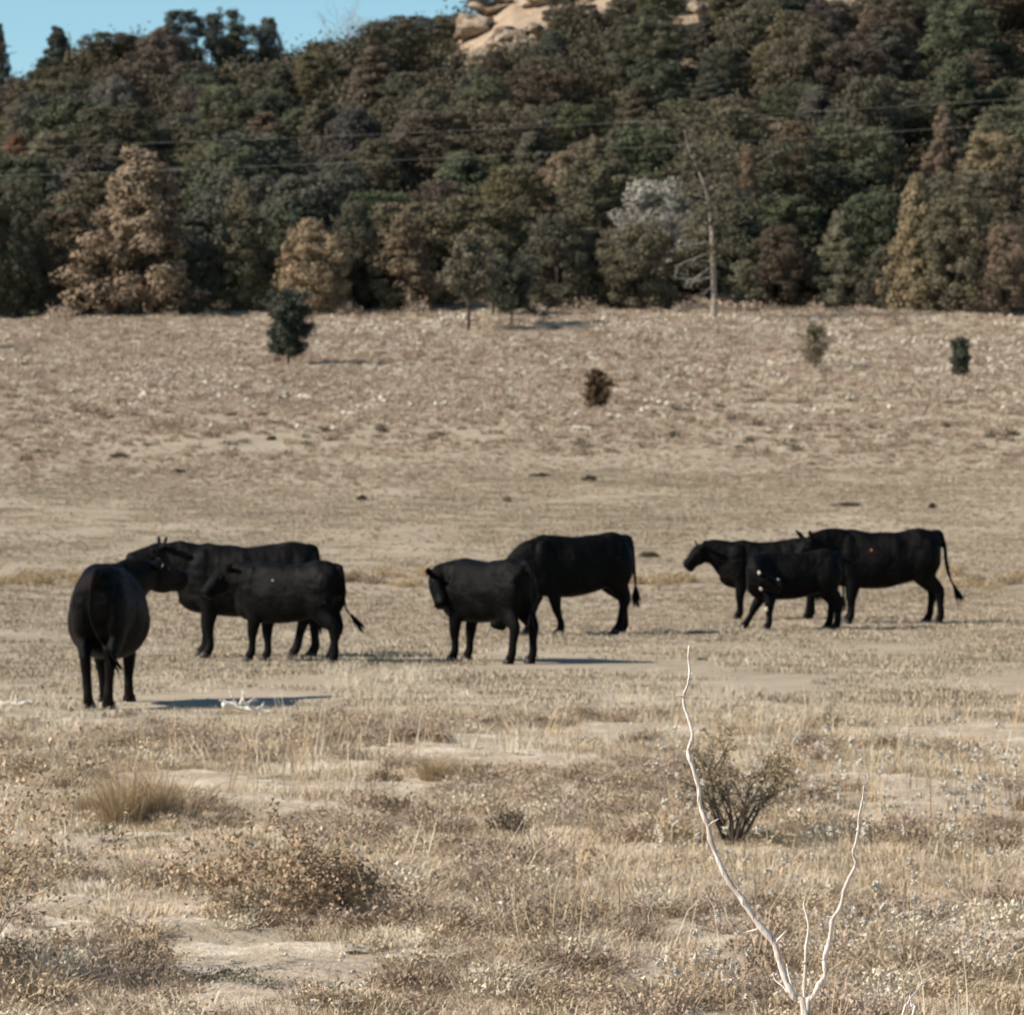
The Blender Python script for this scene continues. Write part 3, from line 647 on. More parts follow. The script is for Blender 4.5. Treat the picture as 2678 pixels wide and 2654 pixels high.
    dg = bpy.context.evaluated_depsgraph_get(); me = bpy.data.meshes.new_from_object(tmp.evaluated_get(dg))
    bpy.data.objects.remove(tmp); bpy.data.meshes.remove(me0)
    nv = len(me.vertices); co = np.empty(nv*3, np.float32); me.vertices.foreach_get('co', co); no = np.empty(nv*3, np.float32); me.vertices.foreach_get('normal', no)
    co = co.reshape(-1, 3).astype(float); no = no.reshape(-1, 3)
    d = (fbm(co[:, 0]*5+co[:, 1]*3, co[:, 2]*5+co[:, 1]*2, seed, 3)-.5)*.042+(vn(co[:, 0]*22, co[:, 2]*14+co[:, 1]*20, seed+3)-.5)*.006
    d *= np.clip((co[:, 2]-.45)/.3, .15, 1); co = co+no*d[:, None]
    me.vertices.foreach_set('co', co.astype(np.float32).ravel()); me.polygons.foreach_set('use_smooth', [True]*len(me.polygons)); me.materials.clear(); me.materials.append(M[mat]); me.update(); me.name = 'body'
    b = obj('body', me, t); b.scale = (s,)*3
    rnd2 = random.Random(seed)
    e = Vector(tl[-1]); v = (Vector(tl[-1])-Vector(tl[-2])).normalized(); hb = MB()
    for i in range(26):
        d0 = (v+Vector((rnd2.gauss(0, .16), rnd2.gauss(0, .16), rnd2.gauss(0, .12)))).normalized(); L = rnd2.uniform(.16, .30); q = e-v*.06
        P = [q, q+d0*L*.5+Vector((0, 0, -.01)), q+d0*L+Vector((0, 0, -.03))]; V, Fs = tube(np.array([list(x) for x in P]), [.014, .012, .002], k=4, n=2); hb.add(V, Fs)
    o = obj('tail_tuft', hb.mesh('tail_tuft', M[mat]), t); o.scale = (s,)*3
    for bot, p2 in hooves:
        bot = Vector(bot); hm = MB()
        for sg in (-1, 1):
            V, Fs = tube(np.array([list(bot+Vector((-.01, sg*.026, .055))), list(bot+Vector((.012, sg*.03, .02))), list(bot+Vector((.03, sg*.03, -.012)))]), [.031, .036, .036], [.05, .058, .066], ref=(1, 0, 0), k=10, n=2); hm.add(V, Fs)
        o = obj('hoof', hm.mesh('hoof', M['hoof']), t); o.scale = (s,)*3
    for sg in (-1, 1):
        c = poll+h*.13*hk+side*sg*.112*hk+up*.015*hk; V, Fs = ellipsoid(list(c), (.022, .022, .022)); em = MB(); em.add(V, Fs)
        o = obj('eye', em.mesh('eye', M['eye']), t); o.scale = (s,)*3
    for (ei, mk, k_) in tags:
        p, ed = earpos[ei]; V, Fs = ellipsoid(list(p-up*.035*hk+h*.02), (.030*k_, .030*k_, .042*k_)); em = MB(); em.add(V, Fs)
        o = obj('ear_tag', em.mesh('ear_tag', M[mk]), t); o.scale = (s,)*3
    for (sx, sy, sz, r, mk) in spots:
        ok, loc_, nrm, _ = me_closest(b, (sx, sy, sz)); V, Fs = ellipsoid(loc_, (r, r*.4, r*1.2), k=10, m=7); em = MB(); em.add(V, Fs)
        o = obj('white_mark' if mk == 'tag' else 'mud_fleck', em.mesh('fleck', M[mk]), t); o.scale = (s,)*3
    return t
def me_closest(b, p):
    co = np.empty(len(b.data.vertices)*3, np.float32); b.data.vertices.foreach_get('co', co); co = co.reshape(-1, 3)
    i = int(np.argmin(((co-np.array(p))**2).sum(1))); return True, tuple(co[i]), None, None
M['cow'] = mat_cow('black_hide'); M['cow_b'] = mat_cow('black_hide_highlit', 1.9, .3); M['cow_c'] = mat_cow('black_brown_hide', 1.15, .8)  # cow_b: lighter hide, grey highlights of the back put into its colour
def G(ud, vd, y=None):
    x, yy = hit(ud, vd)
    if y: x = (ud*DS-W0/2)/F*y; yy = y
    return (x, yy, gzf(x, yy)+.004)
PI = math.pi
# A - nearest, seen from behind
cow('big bellied black cow seen from behind, nearest and leftmost of the herd', 'cow', 'cow', G(203, 1330), PI/2-.035, 1.0,
    neck=[(.58, -.05, 1.06), (.82, -.20, 1.20), (.95, -.30, 1.27)], hdir=(.66, -.72, -.16), belly=1.27, bw=1.0, mat='cow_c', feet={'hl': (.0, -.04), 'hr': (-.02, -.05), 'fl': (0, -.05), 'fr': (0, .0)},
    tail=[(-.80, .02, 1.26), (-.88, .05, 1.12), (-.87, .05, .88), (-.85, -.02, .68), (-.85, -.10, .55)], tags=((1, 'tag', .5),), seed=1, earup=.2)
# B - broadside behind
cow('grey highlighted black cow standing broadside behind the yearling, its head beyond the nearest cow', 'cow', 'cow', G(466, 1240), PI+.02, 1.0,
    neck=[(.60, 0, 1.05), (.84, 0, 1.16), (1.0, .02, 1.27)], hdir=(.90, .25, -.28), belly=1.08, mat='cow_b', feet={'fl': (-.03, 0), 'fr': (.05, 0), 'hl': (.12, 0), 'hr': (-.10, 0)}, seed=2, earup=.5)
# C - yearling in front of B
cow('black yearling with flicking tail in front of the grey highlighted cow', 'yearling', 'cow', G(545, 1249), PI-.50, .86,
    neck=[(.60, .0, 1.05), (.80, .05, 1.10), (.95, .08, 1.18)], hdir=(.45, .60, -.66), belly=.92, legk=1.08, feet={'hl': (-.10, 0), 'hr': (.12, 0), 'fl': (.04, 0), 'fr': (-.04, 0)},
    tail=[(-.79, 0, 1.25), (-.835, 0, 1.10), (-.84, -.02, .86), (-.87, -.04, .70), (-.95, -.08, .60)], spots=((.1, .35, 1.12, .012, 'mud'),), seed=3, earup=.3)
# D - calf seen three quarter from behind
cow('black yearling seen from its hip in front of the grazing cow', 'yearling', 'cow', G(918, 1249), PI-.84, .885,
    neck=[(.60, .08, 1.04), (.70, .18, 1.06), (.66, .27, 1.09)], hdir=(-.45, .14, -.88), belly=.95, legk=1.1, feet={'hl': (.02, .03), 'hr': (-.04, 0), 'fl': (0, 0), 'fr': (.05, .0)},
    tail=[(-.81, 0, 1.25), (-.87, 0, 1.10), (-.86, 0, .9), (-.85, 0, .7), (-.85, 0, .6)], seed=4, earup=1.1, headk=1.0)
# E - grazing cow behind D
cow('black cow grazing with its head down behind the yearling in the middle', 'cow', 'cow', G(1085, 1198), PI+.42, .99,
    neck=[(.62, 0, .98), (.88, -.02, .80), (1.02, -.05, .50)], hdir=(.30, -.10, -.95), belly=.97, feet={'fl': (-.20, 0), 'fr': (.14, .0), 'hl': (.12, 0), 'hr': (-.10, 0)},
    tail=[(-.79, 0, 1.26), (-.84, 0, 1.14), (-.86, 0, .9), (-.88, 0, .72), (-.89, 0, .58)], seed=5)
# F - young cow with raised head at the right group
cow('slim black heifer looking left, leftmost of the right hand group', 'heifer', 'cow', G(1448, 1170), PI, .86,
    neck=[(.62, 0, 1.04), (.88, 0, 1.14), (1.10, .02, 1.20)], hdir=(.66, .25, -.68), belly=.85, slim=.9, feet={'fl': (.02, 0), 'fr': (-.02, 0), 'hl': (.03, 0), 'hr': (-.05, 0)}, seed=6, earup=.25, legk=1.05, dewlap=1., headk=1.02)
# G - large cow licking the calf
cow('long black cow at the far right with hanging tail, bending over the calf', 'cow', 'cow', G(1668, 1177), PI, .985,
    neck=[(.64, .05, 1.08), (.88, .12, 1.14), (1.07, .18, 1.17)], hdir=(.60, .35, -.72), belly=.97, feet={'fl': (.02, .02), 'fr': (.02, 0), 'hl': (-.10, 0), 'hr': (.04, 0)},
    tail=[(-.80, 0, 1.26), (-.855, .0, 1.12), (-.88, 0, .88), (-.93, 0, .66), (-1.01, 0, .50)], spots=((.20, .4, 1.08, .015, 'otag'),), seed=7, earup=1.4)
# H - calf twisting back to lick itself
cow('small black calf with splayed legs and pale ear tags turning its head back', 'calf', 'cow', G(1498, 1189), PI+.15, .80,
    neck=[(.64, .16, 1.02), (.74, .32, .98), (.66, .46, .93)], hdir=(-.80, .25, -.40), belly=.9, slim=.92, legk=1.15, feet={'fl': (.02, .10), 'fr': (.34, .0), 'hl': (-.02, .0), 'hr': (.06, 0)},
    tags=((0, 'tag', 1), (1, 'tag', .8)), spots=((.66, .5, .72, .03, 'tag'), (.60, .34, .36, .035, 'tag'), (.38, .5, .85, .022, 'tag')), seed=8, earup=.3, headk=.95)
# ------------------------------------------------------------------ grass, weeds and shrubs
def blades(seed, n, size, h, wd, lean=.5, bend=.3, disc=False):
    rs = np.random.RandomState(seed)
    if disc: r = size*np.sqrt(rs.uniform(0, 1, n)); a = rs.uniform(0, 6.283, n); x = r*np.cos(a)*.5; y = r*np.sin(a)*.5
    else: x = rs.uniform(-size/2, size/2, n); y = rs.uniform(-size/2, size/2, n)
    H = h*rs.uniform(.4, 1.2, n)**1.2; az = rs.uniform(0, 6.283, n); L = lean*rs.uniform(0, 1, n)*H
    if disc: L = L*.5+lean*H*r/(size/2)*.8; az = np.where(rs.uniform(0, 1, n) < .8, a+rs.normal(0, .5, n), az)
    d = np.column_stack([np.cos(az), np.sin(az), np.zeros(n)]); wa = rs.uniform(0, 6.283, n); s = np.column_stack([np.cos(wa), np.sin(wa), np.zeros(n)])*(wd*rs.uniform(.6, 1.4, n)/2)[:, None]
    P = np.column_stack([x, y, np.full(n, -.03)]); m = P+d*(L*.4)[:, None]; m[:, 2] = H*.6; t = P+d*(L*(1+bend))[:, None]; t[:, 2] = H*(1-.2*rs.uniform(0, 1, n)*bend)
    V = np.stack([P-s, P+s, m+s*.7, m-s*.7, t], 1).reshape(-1, 3); I = np.arange(n)[:, None]*5
    Fs = np.vstack([I+np.array([0, 1, 2]), I+np.array([0, 2, 3]), I+np.array([3, 2, 4])])
    return V, Fs, np.repeat(rs.uniform(0, 1, n), 5)
def forb(seed, n, w_, h, leaf, flat=.5):
    rs = np.random.RandomState(seed); nl = 14
    a = rs.uniform(0, 6.283, nl); r = w_/2*np.sqrt(rs.uniform(0, 1, nl)); hh = h*(1-.6*(r/(w_/2))**2)*rs.uniform(.5, 1, nl)
    c = np.column_stack([np.cos(a)*r, np.sin(a)*r, hh*.6]); k = rs.randint(0, nl, n); sp = np.array([w_*.16, w_*.16, h*.28])
    P = c[k]+rs.normal(0, 1, (n, 3))*sp*.7; P[:, 2] = np.abs(P[:, 2])
    return leaves(rs, P, rs.normal(0, 1, (n, 3))+np.array([0, 0, .4]), leaf, .3, 1.5)
def join(parts):
    V = []; Fs = []; T = []; o = 0
    for v, f, t in parts: V.append(v); Fs.append(f+o); T.append(t); o += len(v)
    return np.vstack(V), np.vstack(Fs), np.concatenate(T)
def instmat(me_list): return me_list
def scatter(name, label, variants, P, rot, scl):
    col = bpy.data.collections.new(name+'_pieces')
    for i, me in enumerate(variants):
        o = bpy.data.objects.new('%s_piece_%02d' % (name, i), me); col.objects.link(o)
    n = len(P); me = bpy.data.meshes.new(name); me.vertices.add(n); me.vertices.foreach_set('co', np.asarray(P, np.float32).ravel())
    a = me.attributes.new('rot', 'FLOAT_VECTOR', 'POINT'); a.data.foreach_set('vector', np.asarray(rot, np.float32).ravel())
    a = me.attributes.new('scl', 'FLOAT_VECTOR', 'POINT'); a.data.foreach_set('vector', np.asarray(scl, np.float32).ravel())
    a = me.attributes.new('idx', 'INT', 'POINT'); a.data.foreach_set('value', np.random.RandomState(n).randint(0, len(variants), n).astype(np.int32))
    o = obj(name, me, kind='stuff', label=label)
    g = bpy.data.node_groups.new(name, 'GeometryNodeTree')
    g.interface.new_socket('Geometry', in_out='INPUT', socket_type='NodeSocketGeometry'); g.interface.new_socket('Geometry', in_out='OUTPUT', socket_type='NodeSocketGeometry')
    N = g.nodes; L = g.links; gi = N.new('NodeGroupInput'); go = N.new('NodeGroupOutput'); ip = N.new('GeometryNodeInstanceOnPoints')
    ci = N.new('GeometryNodeCollectionInfo'); ci.inputs[0].default_value = col; ci.inputs[1].default_value = True; ci.inputs[2].default_value = True
    def na(nm, ty):
        q = N.new('GeometryNodeInputNamedAttribute'); q.data_type = ty; q.inputs[0].default_value = nm; return q.outputs[0]
    L.new(gi.outputs[0], ip.inputs['Points']); L.new(ci.outputs[0], ip.inputs['Instance']); ip.inputs['Pick Instance'].default_value = True
    L.new(na('idx', 'INT'), ip.inputs['Instance Index']); L.new(na('rot', 'FLOAT_VECTOR'), ip.inputs['Rotation']); L.new(na('scl', 'FLOAT_VECTOR'), ip.inputs['Scale'])
    L.new(ip.outputs[0], go.inputs[0]); md = o.modifiers.new('scatter', 'NODES'); md.node_group = g
    return o
def wedge(rs, n, y0, y1, pad=1.06):
    """points in the camera's wedge of ground, even per area"""
    y = np.sqrt(rs.uniform(y0*y0, y1*y1, n)); x = rs.uniform(-1, 1, n)*y*(W0/2/F)*pad+rs.uniform(-.6, .6, n); return x, y
def put(name, label, variants, x, y, rs, s0, s1, dz=0., tilt=.05, mul=1.):
    n = len(x); e = .15; gx = (gz(x+e, y)-gz(x-e, y))/(2*e); gy = (gz(x, y+e)-gz(x, y-e))/(2*e)
    rot = np.column_stack([np.arctan(gy)*.0+rs.normal(0, tilt, n), rs.normal(0, tilt, n), rs.uniform(0, 6.283, n)])
    s = rs.uniform(s0, s1, n)*mul; return scatter(name, label, variants, np.column_stack([x, y, gz(x, y)+dz]), rot, np.column_stack([s, s, s*rs.uniform(.7, 1.3, n)]))
def mk(name, parts, mat): V, Fs, T = join(parts); return mesh(name, V, Fs, M[mat], False, T)
rs = np.random.RandomState(1)
# near ground cover
def scrub(seed, n, w_, h, leaf, wd, nb=90):
    """low dry clump: a dome of fine bent stems with bits of leaf"""
    rs_ = np.random.RandomState(seed); V, Fs, T = forb(seed, n, w_, h, leaf); V2, F2, T2 = blades(seed+1, nb, w_*.8, h*1.05, wd, .9, disc=True)
    return join([(V, Fs, T), (V2, F2, T2)])
v_short = [mk('short_grass', [blades(i, 200, .6, .035, .0045, 1.3, disc=True)], 'straw') for i in range(5)]+[mk('short_grass', [blades(40+i, 140, .6, .045, .004, 1.1, disc=True)], 'pale') for i in range(2)]
x, y = wedge(rs, 4200, 17, 43); k = (fbm(x/1.3, y/1.9, 31)+rs.uniform(-.05, .05, len(x)) > .52); put('short_straw_grass', 'short matted straw coloured grass in the foreground', v_short, x[k], y[k], rs, .6, 1.3)
v_mid = [mk('turf', [blades(60+i, 260, 1.1, .010, .010, 1.5, disc=True)], 'turf') for i in range(4)]
x, y = wedge(rs, 9000, 41, 108); k = fbm(x/2.2, y/4, 32)+rs.uniform(-.12, .12, len(x)) > .40; put('meadow_turf', 'short grazed turf around the cattle', v_mid, x[k], y[k], rs, .7, 1.2)
x, y = wedge(rs, 900, 44, 66); k = fbm(x/1.1, y/4, 45) > .60; put('wispy_grass', 'pale wisps of grass left standing around the cattle', [mk('wisp', [blades(55+i, 26, .35, .07, .007, .6, disc=True)], 'pale') for i in range(3)], x[k], y[k], rs, .4, 1.2)
v_far = [mk('tuft', [scrub(70+i, 120, .34, .17, .030, .014, 26)], m_) for i, m_ in enumerate(['upland', 'upland', 'pale', 'brown', 'upland', 'pale', 'brown', 'upland'])]
x, y = wedge(rs, 68000, 84, 193); d_ = np.clip((y-88)/62, 0, 1); k = fbm(x/3, y/5, 33)+.30*d_ > .61+rs.uniform(-.22, .22, len(x)); put('upper_meadow_tufts', 'dry scrubby tufts on the rising upper meadow', v_far, x[k], y[k], rs, .35, 1.25, mul=np.clip((y[k]-84)/50, .10, 1)*(.7+.6*fbm(x[k]/4, y[k]/8, 71)))
x, y = wedge(rs, 26000, 58, 116); k = fbm(x/4, y/9, 44)+rs.uniform(-.15, .15, len(x)) > .46; put('low_meadow_tufts', 'very low tufts on the smooth middle meadow', v_far, x[k], y[k], rs, .10, .30)
v_forb = [mk('low_weed', [scrub(i, 260, .26, .13, .014, .0035)], m_) for i, m_ in enumerate(['brown', 'upland', 'brown', 'upland', 'straw', 'pale', 'brown', 'straw'])]
x, y = wedge(rs, 4600, 17, 42); k = fbm(x/1.0, y/1.6, 34)+.006*(34-y)+rs.uniform(-.06, .06, len(x)) > .55; put('low_dry_weeds', 'low dry weeds in scattered clumps over the foreground', v_forb, x[k], y[k], rs, .35, 1.2, -.01)
v_gf = [mk('green_weed', [forb(i+50, 400, .4, .07, .012)], 'green') for i in range(3)]
x, y = wedge(rs, 260, 17, 40); k = fbm(x/1.8, y/1.8, 36) > .52; put('grey_green_weeds', 'grey green ground hugging weeds', v_gf, x[k], y[k], rs, .3, .8)
v_mf = [mk('meadow_weed', [forb(i+80, 200, .5, .25, .035)], m_) for i, m_ in enumerate(['brown', 'brown', 'dark', 'brown'])]
x, y = wedge(rs, 1700, 112, 190); k = fbm(x/4, y/7, 37) > .50; put('meadow_weeds', 'brown weeds between the pale tufts of the upper meadow', v_mf, x[k], y[k], rs, .3, 1.0)
v_peb = [rockmesh(60+i, .03, .6, 1) for i in range(4)]
x, y = wedge(rs, 4200, 17, 45); k = fbm(x/2, y/2, 39) > .42; put('pebbles', 'pale pebbles and crumbs of dry soil', v_peb, x[k], y[k], rs, .2, .8)
x, y = wedge(rs, 9000, 112, 192); k = fbm(x/2.0, y/5, 40)+.12*(y-110)/80+rs.uniform(-.05, .05, len(x)) > .62; k &= rs.uniform(116, 160, len(x)) < y; put('upper_pebbles', 'pale chips of rock on the upper meadow', v_peb, x[k], y[k], rs, 1.4, 4.6, .10)
# brush under the hillside trees
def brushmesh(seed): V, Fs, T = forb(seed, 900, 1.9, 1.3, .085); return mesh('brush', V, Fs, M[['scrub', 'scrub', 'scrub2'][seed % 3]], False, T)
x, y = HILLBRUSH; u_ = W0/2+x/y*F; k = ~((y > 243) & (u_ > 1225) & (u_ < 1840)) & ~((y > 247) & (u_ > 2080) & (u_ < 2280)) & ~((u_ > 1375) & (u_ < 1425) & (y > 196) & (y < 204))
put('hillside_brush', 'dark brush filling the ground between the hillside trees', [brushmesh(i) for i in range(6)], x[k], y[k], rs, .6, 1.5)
v_eb = [mk('edge_bush', [forb(300+i, 420, 1.1, .7, .05)], m_) for i, m_ in enumerate(['upland', 'scrub2', 'scrub', 'brown', 'upland'])]
x, y = wedge(rs, 420, 185.5, 194); k = fbm(x/2.5, y/3, 61)+rs.uniform(-.1, .1, len(x)) > .50; put('edge_brush', 'low tan and dark brush along the foot of the trees', v_eb, x[k], y[k], rs, .3, 1.1)
# upright stalks
v_st = [mk('stalks', [blades(90+i, 7, .25, .42, .006, .6)], m_) for i, m_ in enumerate(['straw', 'pale', 'gold'])]
x, y = wedge(rs, 900, 18, 42); k = fbm(x/1.7, y/2.5, 41)+.03*x > .50; put('dry_stalks', 'thin upright dry stalks standing in the foreground', v_st, x[k], y[k], rs, .3, 1.0, tilt=.2)
v_pl = [mk('pale_tuft', [blades(95+i, 60, .35, .20, .007, .4, disc=True)], 'pale') for i in range(3)]
x, y = wedge(rs, 420, 36, 52); k = (fbm(x/1.5, y/5, 42) > .56); put('pale_upright_grass', 'pale upright grass at the edge of the grazed turf', v_pl, x[k], y[k], rs, .25, .75)
def fluffy(seed):
    r3 = np.random.RandomState(seed); mb = [blades(seed, 14, .30, .5, .005, .5)]; P = mb[0][0].reshape(-1, 5, 3)[:, 4]
    Q = P[r3.randint(0, len(P), 260)]+r3.normal(0, .011, (260, 3)); k = np.arange(14) % 2 == 0
    return mb, leaves(r3, P[k][r3.randint(0, k.sum(), 300)]+r3.normal(0, .010, (300, 3)), r3.normal(0, 1, (300, 3)), .013)
v_fl = []
for i in range(3):
    a_, b_ = fluffy(200+i); V, Fs, T = join(a_+[b_]); me = mesh('seed_stalks', V, Fs, M['gold'], False, T); me.materials.append(M['fluff'])
    mi = np.zeros(len(Fs), np.int32); mi[-len(b_[1]):] = 1; me.polygons.foreach_set('material_index', mi); v_fl.append(me)
x, y = wedge(rs, 190, 19, 33); k = (x/y > .035) & (fbm(x/1.2, y/2, 43) > .42); k |= (rs.uniform(0, 1, len(x)) < .03); put('fluffy_seed_stalks', 'golden stalks carrying white fluffy seed heads', v_fl, x[k], y[k], rs, .5, 1.0)
# single bushes and clumps one can point at
def bush(cx, by, wp, hp, kind, lab, name='weed_clump', cat='weed', group=None, seed=0):
    x, y = hit(cx, by); s = F/y/DS; w_ = wp/s; h = hp/s; rs2 = np.random.RandomState(abs(seed+int(cx))); mm = 1/s
    t = thing(name, lab, cat, (x, y, gzf(x, y)-.01), 0, group)
    if kind == 'grass':
        ps = []; qs = []
        for j in range(9):
            ox, oy = rs2.uniform(-.38, .38)*w_, rs2.uniform(-.16, .16)*w_; hh = h*rs2.uniform(.4, 1.05)
            for L_, n_, sd in ((ps, 190, 0), (qs, 80, 50)):
                V, Fs, T = blades(seed*20+j+sd, n_, w_*.26, hh, max(.0035, .9*mm), .45, disc=True); L_.append((V+np.array([ox, oy, 0]), Fs, T))
        V, Fs, T = join(ps); obj('stems', mesh('stems', V, Fs, M['gold'], False, T), t); V, Fs, T = join(qs); obj('pale_stems', mesh('pale_stems', V, Fs, M['straw'], False, T), t)
    elif kind == 'sage':
        mb = MB(); r2 = random.Random(seed); tips = []
        for i in range(13):
            a = i*2.4; d = Vector((math.cos(a)*.75, math.sin(a)*.5, r2.uniform(.75, 1.2))); limb(mb, (0, 0, -.02), d, h*r2.uniform(.8, 1.05), .012, 2, r2, 5, .3, .1, 4)
        me = mb.mesh('stems', M['bark']); obj('stems', me, t)
        V = np.array(mb.V); hi = V[V[:, 2] > h*.35]; P = hi[rs2.randint(0, len(hi), 1800)]+rs2.normal(0, .011, (1800, 3))
        V, Fs, T = leaves(rs2, P, rs2.normal(0, 1, P.shape), .010, .3, 2.2); T = np.clip(T, 0, 1); obj('leaves', mesh('leaves', V, Fs, M['green'], False, T), t)
        tp = hi[hi[:, 2] > h*.72]; P = tp[rs2.randint(0, len(tp), 2000)]+rs2.normal(0, .014, (2000, 3)); V, Fs, T = leaves(rs2, P, rs2.normal(0, 1, P.shape), .009, .3, 2.2); obj('seed_heads', mesh('seed_heads', V, Fs, M['gold'], False, T), t)
    elif kind == 'weed':
        mb = MB(); r2 = random.Random(seed)
        for i in range(22):
            a = i*2.4; d = Vector((math.cos(a)*w_/h*.7, math.sin(a)*.6, r2.uniform(.5, 1.1))); limb(mb, (r2.uniform(-.25, .25)*w_, r2.uniform(-.1, .1)*w_, -.02), d, h*r2.uniform(.7, 1.1), .006, 2, r2, 4, .35, .05, 4)
        obj('stems', mb.mesh('stems', M['straw']), t)
        V = np.array(mb.V); P = V[rs2.randint(0, len(V), 2600)]+rs2.normal(0, .017, (2600, 3)); P[:, 2] = np.abs(P[:, 2]); V, Fs, T = leaves(rs2, P, rs2.normal(0, 1, P.shape), .019, .3, 1.2); obj('leaves', mesh('leaves', V, Fs, M['russet'], False, T), t)
    else:
        V, Fs, T = forb(abs(seed+int(cx)), 900, w_, h, max(.012, 2.0*mm)); obj('leaves', mesh('leaves', V, Fs, M[kind], False, T), t)
        V, Fs, T = blades(seed+3, 40, w_*.5, h*.9, 1.2*mm, .6, disc=True); obj('stems', mesh('stems', V, Fs, M['bark'] if kind == 'dark' else M['straw'], False, T), t)
bush(285, 1550, 175, 150, 'grass', 'tall golden bunchgrass clump in the left foreground', 'bunchgrass', 'grass clump', seed=1)
bush(185, 1540, 110, 62, 'grass', 'lower golden bunchgrass clump left of the tall one', 'bunchgrass', 'grass clump', seed=2)
bush(848, 1478, 100, 62, 'grass', 'pale green gold bunchgrass left of the middle behind the weeds', 'bunchgrass', 'grass clump', seed=3)
bush(1383, 1594, 138, 168, 'sage', 'upright sagebrush behind the tall thorny twig', 'sagebrush', 'shrub', seed=4)
bush(1492, 1465, 80, 52, 'gold', 'small golden brown bush right of the sagebrush', 'dry_bush', 'bush', seed=5)
bush(490, 1730, 220, 160, 'weed', 'big tangled brown leafy weed in the left foreground', 'tangled_weed', 'weed', seed=6)
bush(640, 1728, 110, 95, 'weed', 'smaller tangled brown weed right of the big one', 'tangled_weed', 'weed', seed=7)
bush(1025, 1790, 150, 95, 'brown', 'rounded brown weed in front of the middle', 'dry_bush', 'bush', seed=8)
bush(870, 1775, 110, 60, 'brown', 'low brown weed between the tangled weeds and the rounded one', 'dry_bush', 'bush', seed=9)
bush(728, 1480, 50, 30, 'brown', 'small brown bush left of the pale green gold bunchgrass', 'dry_bush', 'bush', seed=10)
bush(955, 1575, 75, 60, 'dark', 'dark weed with a few stems in the middle foreground', 'dry_bush', 'bush', seed=11)
bush(10, 1465, 60, 28, 'dark', 'dark weed at the left frame edge beyond the bunchgrass', 'dry_bush', 'bush', seed=12)
bush(-70, 1852, 170, 330, 'weed', 'bushy weed just outside the left frame edge whose shadow falls into view', 'tangled_weed', 'weed', seed=13)
bush(-150, 1858, 170, 300, 'dark', 'dark shrub outside the left frame edge behind the bushy weed', 'dry_bush', 'bush', seed=14)
rnd = random.Random(12)
for i, cx in enumerate([12, 45, 80, 112, 150, 275, 300, 645, 672, 700, 735, 768, 800, 1205, 1235, 1262, 1290, 1795, 1825, 1858, 1895, 1925, 1840, 60]):
    bush(cx+rnd.uniform(-6, 6), 1096+rnd.uniform(-10, 14), rnd.uniform(40, 95), rnd.uniform(18, 36), rnd.choice(['gold', 'gold', 'gold', 'brown']), 'low golden brown weed in the band of weeds behind the cattle', 'low_weed_bush', 'bush', 'golden weeds in the band behind the cattle', i)
for i, (cx, by, wp, hp) in enumerate([(50, 872, 22, 24), (226, 864, 30, 18), (340, 894, 20, 14), (398, 824, 28, 16), (513, 830, 12, 12), (682, 945, 12, 16), (955, 948, 12, 24), (1112, 908, 22, 16), (1760, 960, 10, 18), (1682, 862, 14, 14),
                                     (1600, 955, 40, 12), (1905, 822, 32, 10), (1395, 1333, 48, 8), (1325, 1246, 14, 8), (1225, 1052, 26, 18), (1690, 895, 50, 8), (160, 700, 18, 10), (330, 690, 34, 8), (30, 655, 60, 5), (1020, 900, 30, 10)]):  # the wide flat strip at the left edge imitates shade of the unseen tree
    bush(cx, by, wp*1.1, hp*.75, 'dark' if i % 3 else 'brown', 'small dark weed dotted on the open meadow', 'small_weed', 'weed', 'small dark weeds dotted over the meadow', i)
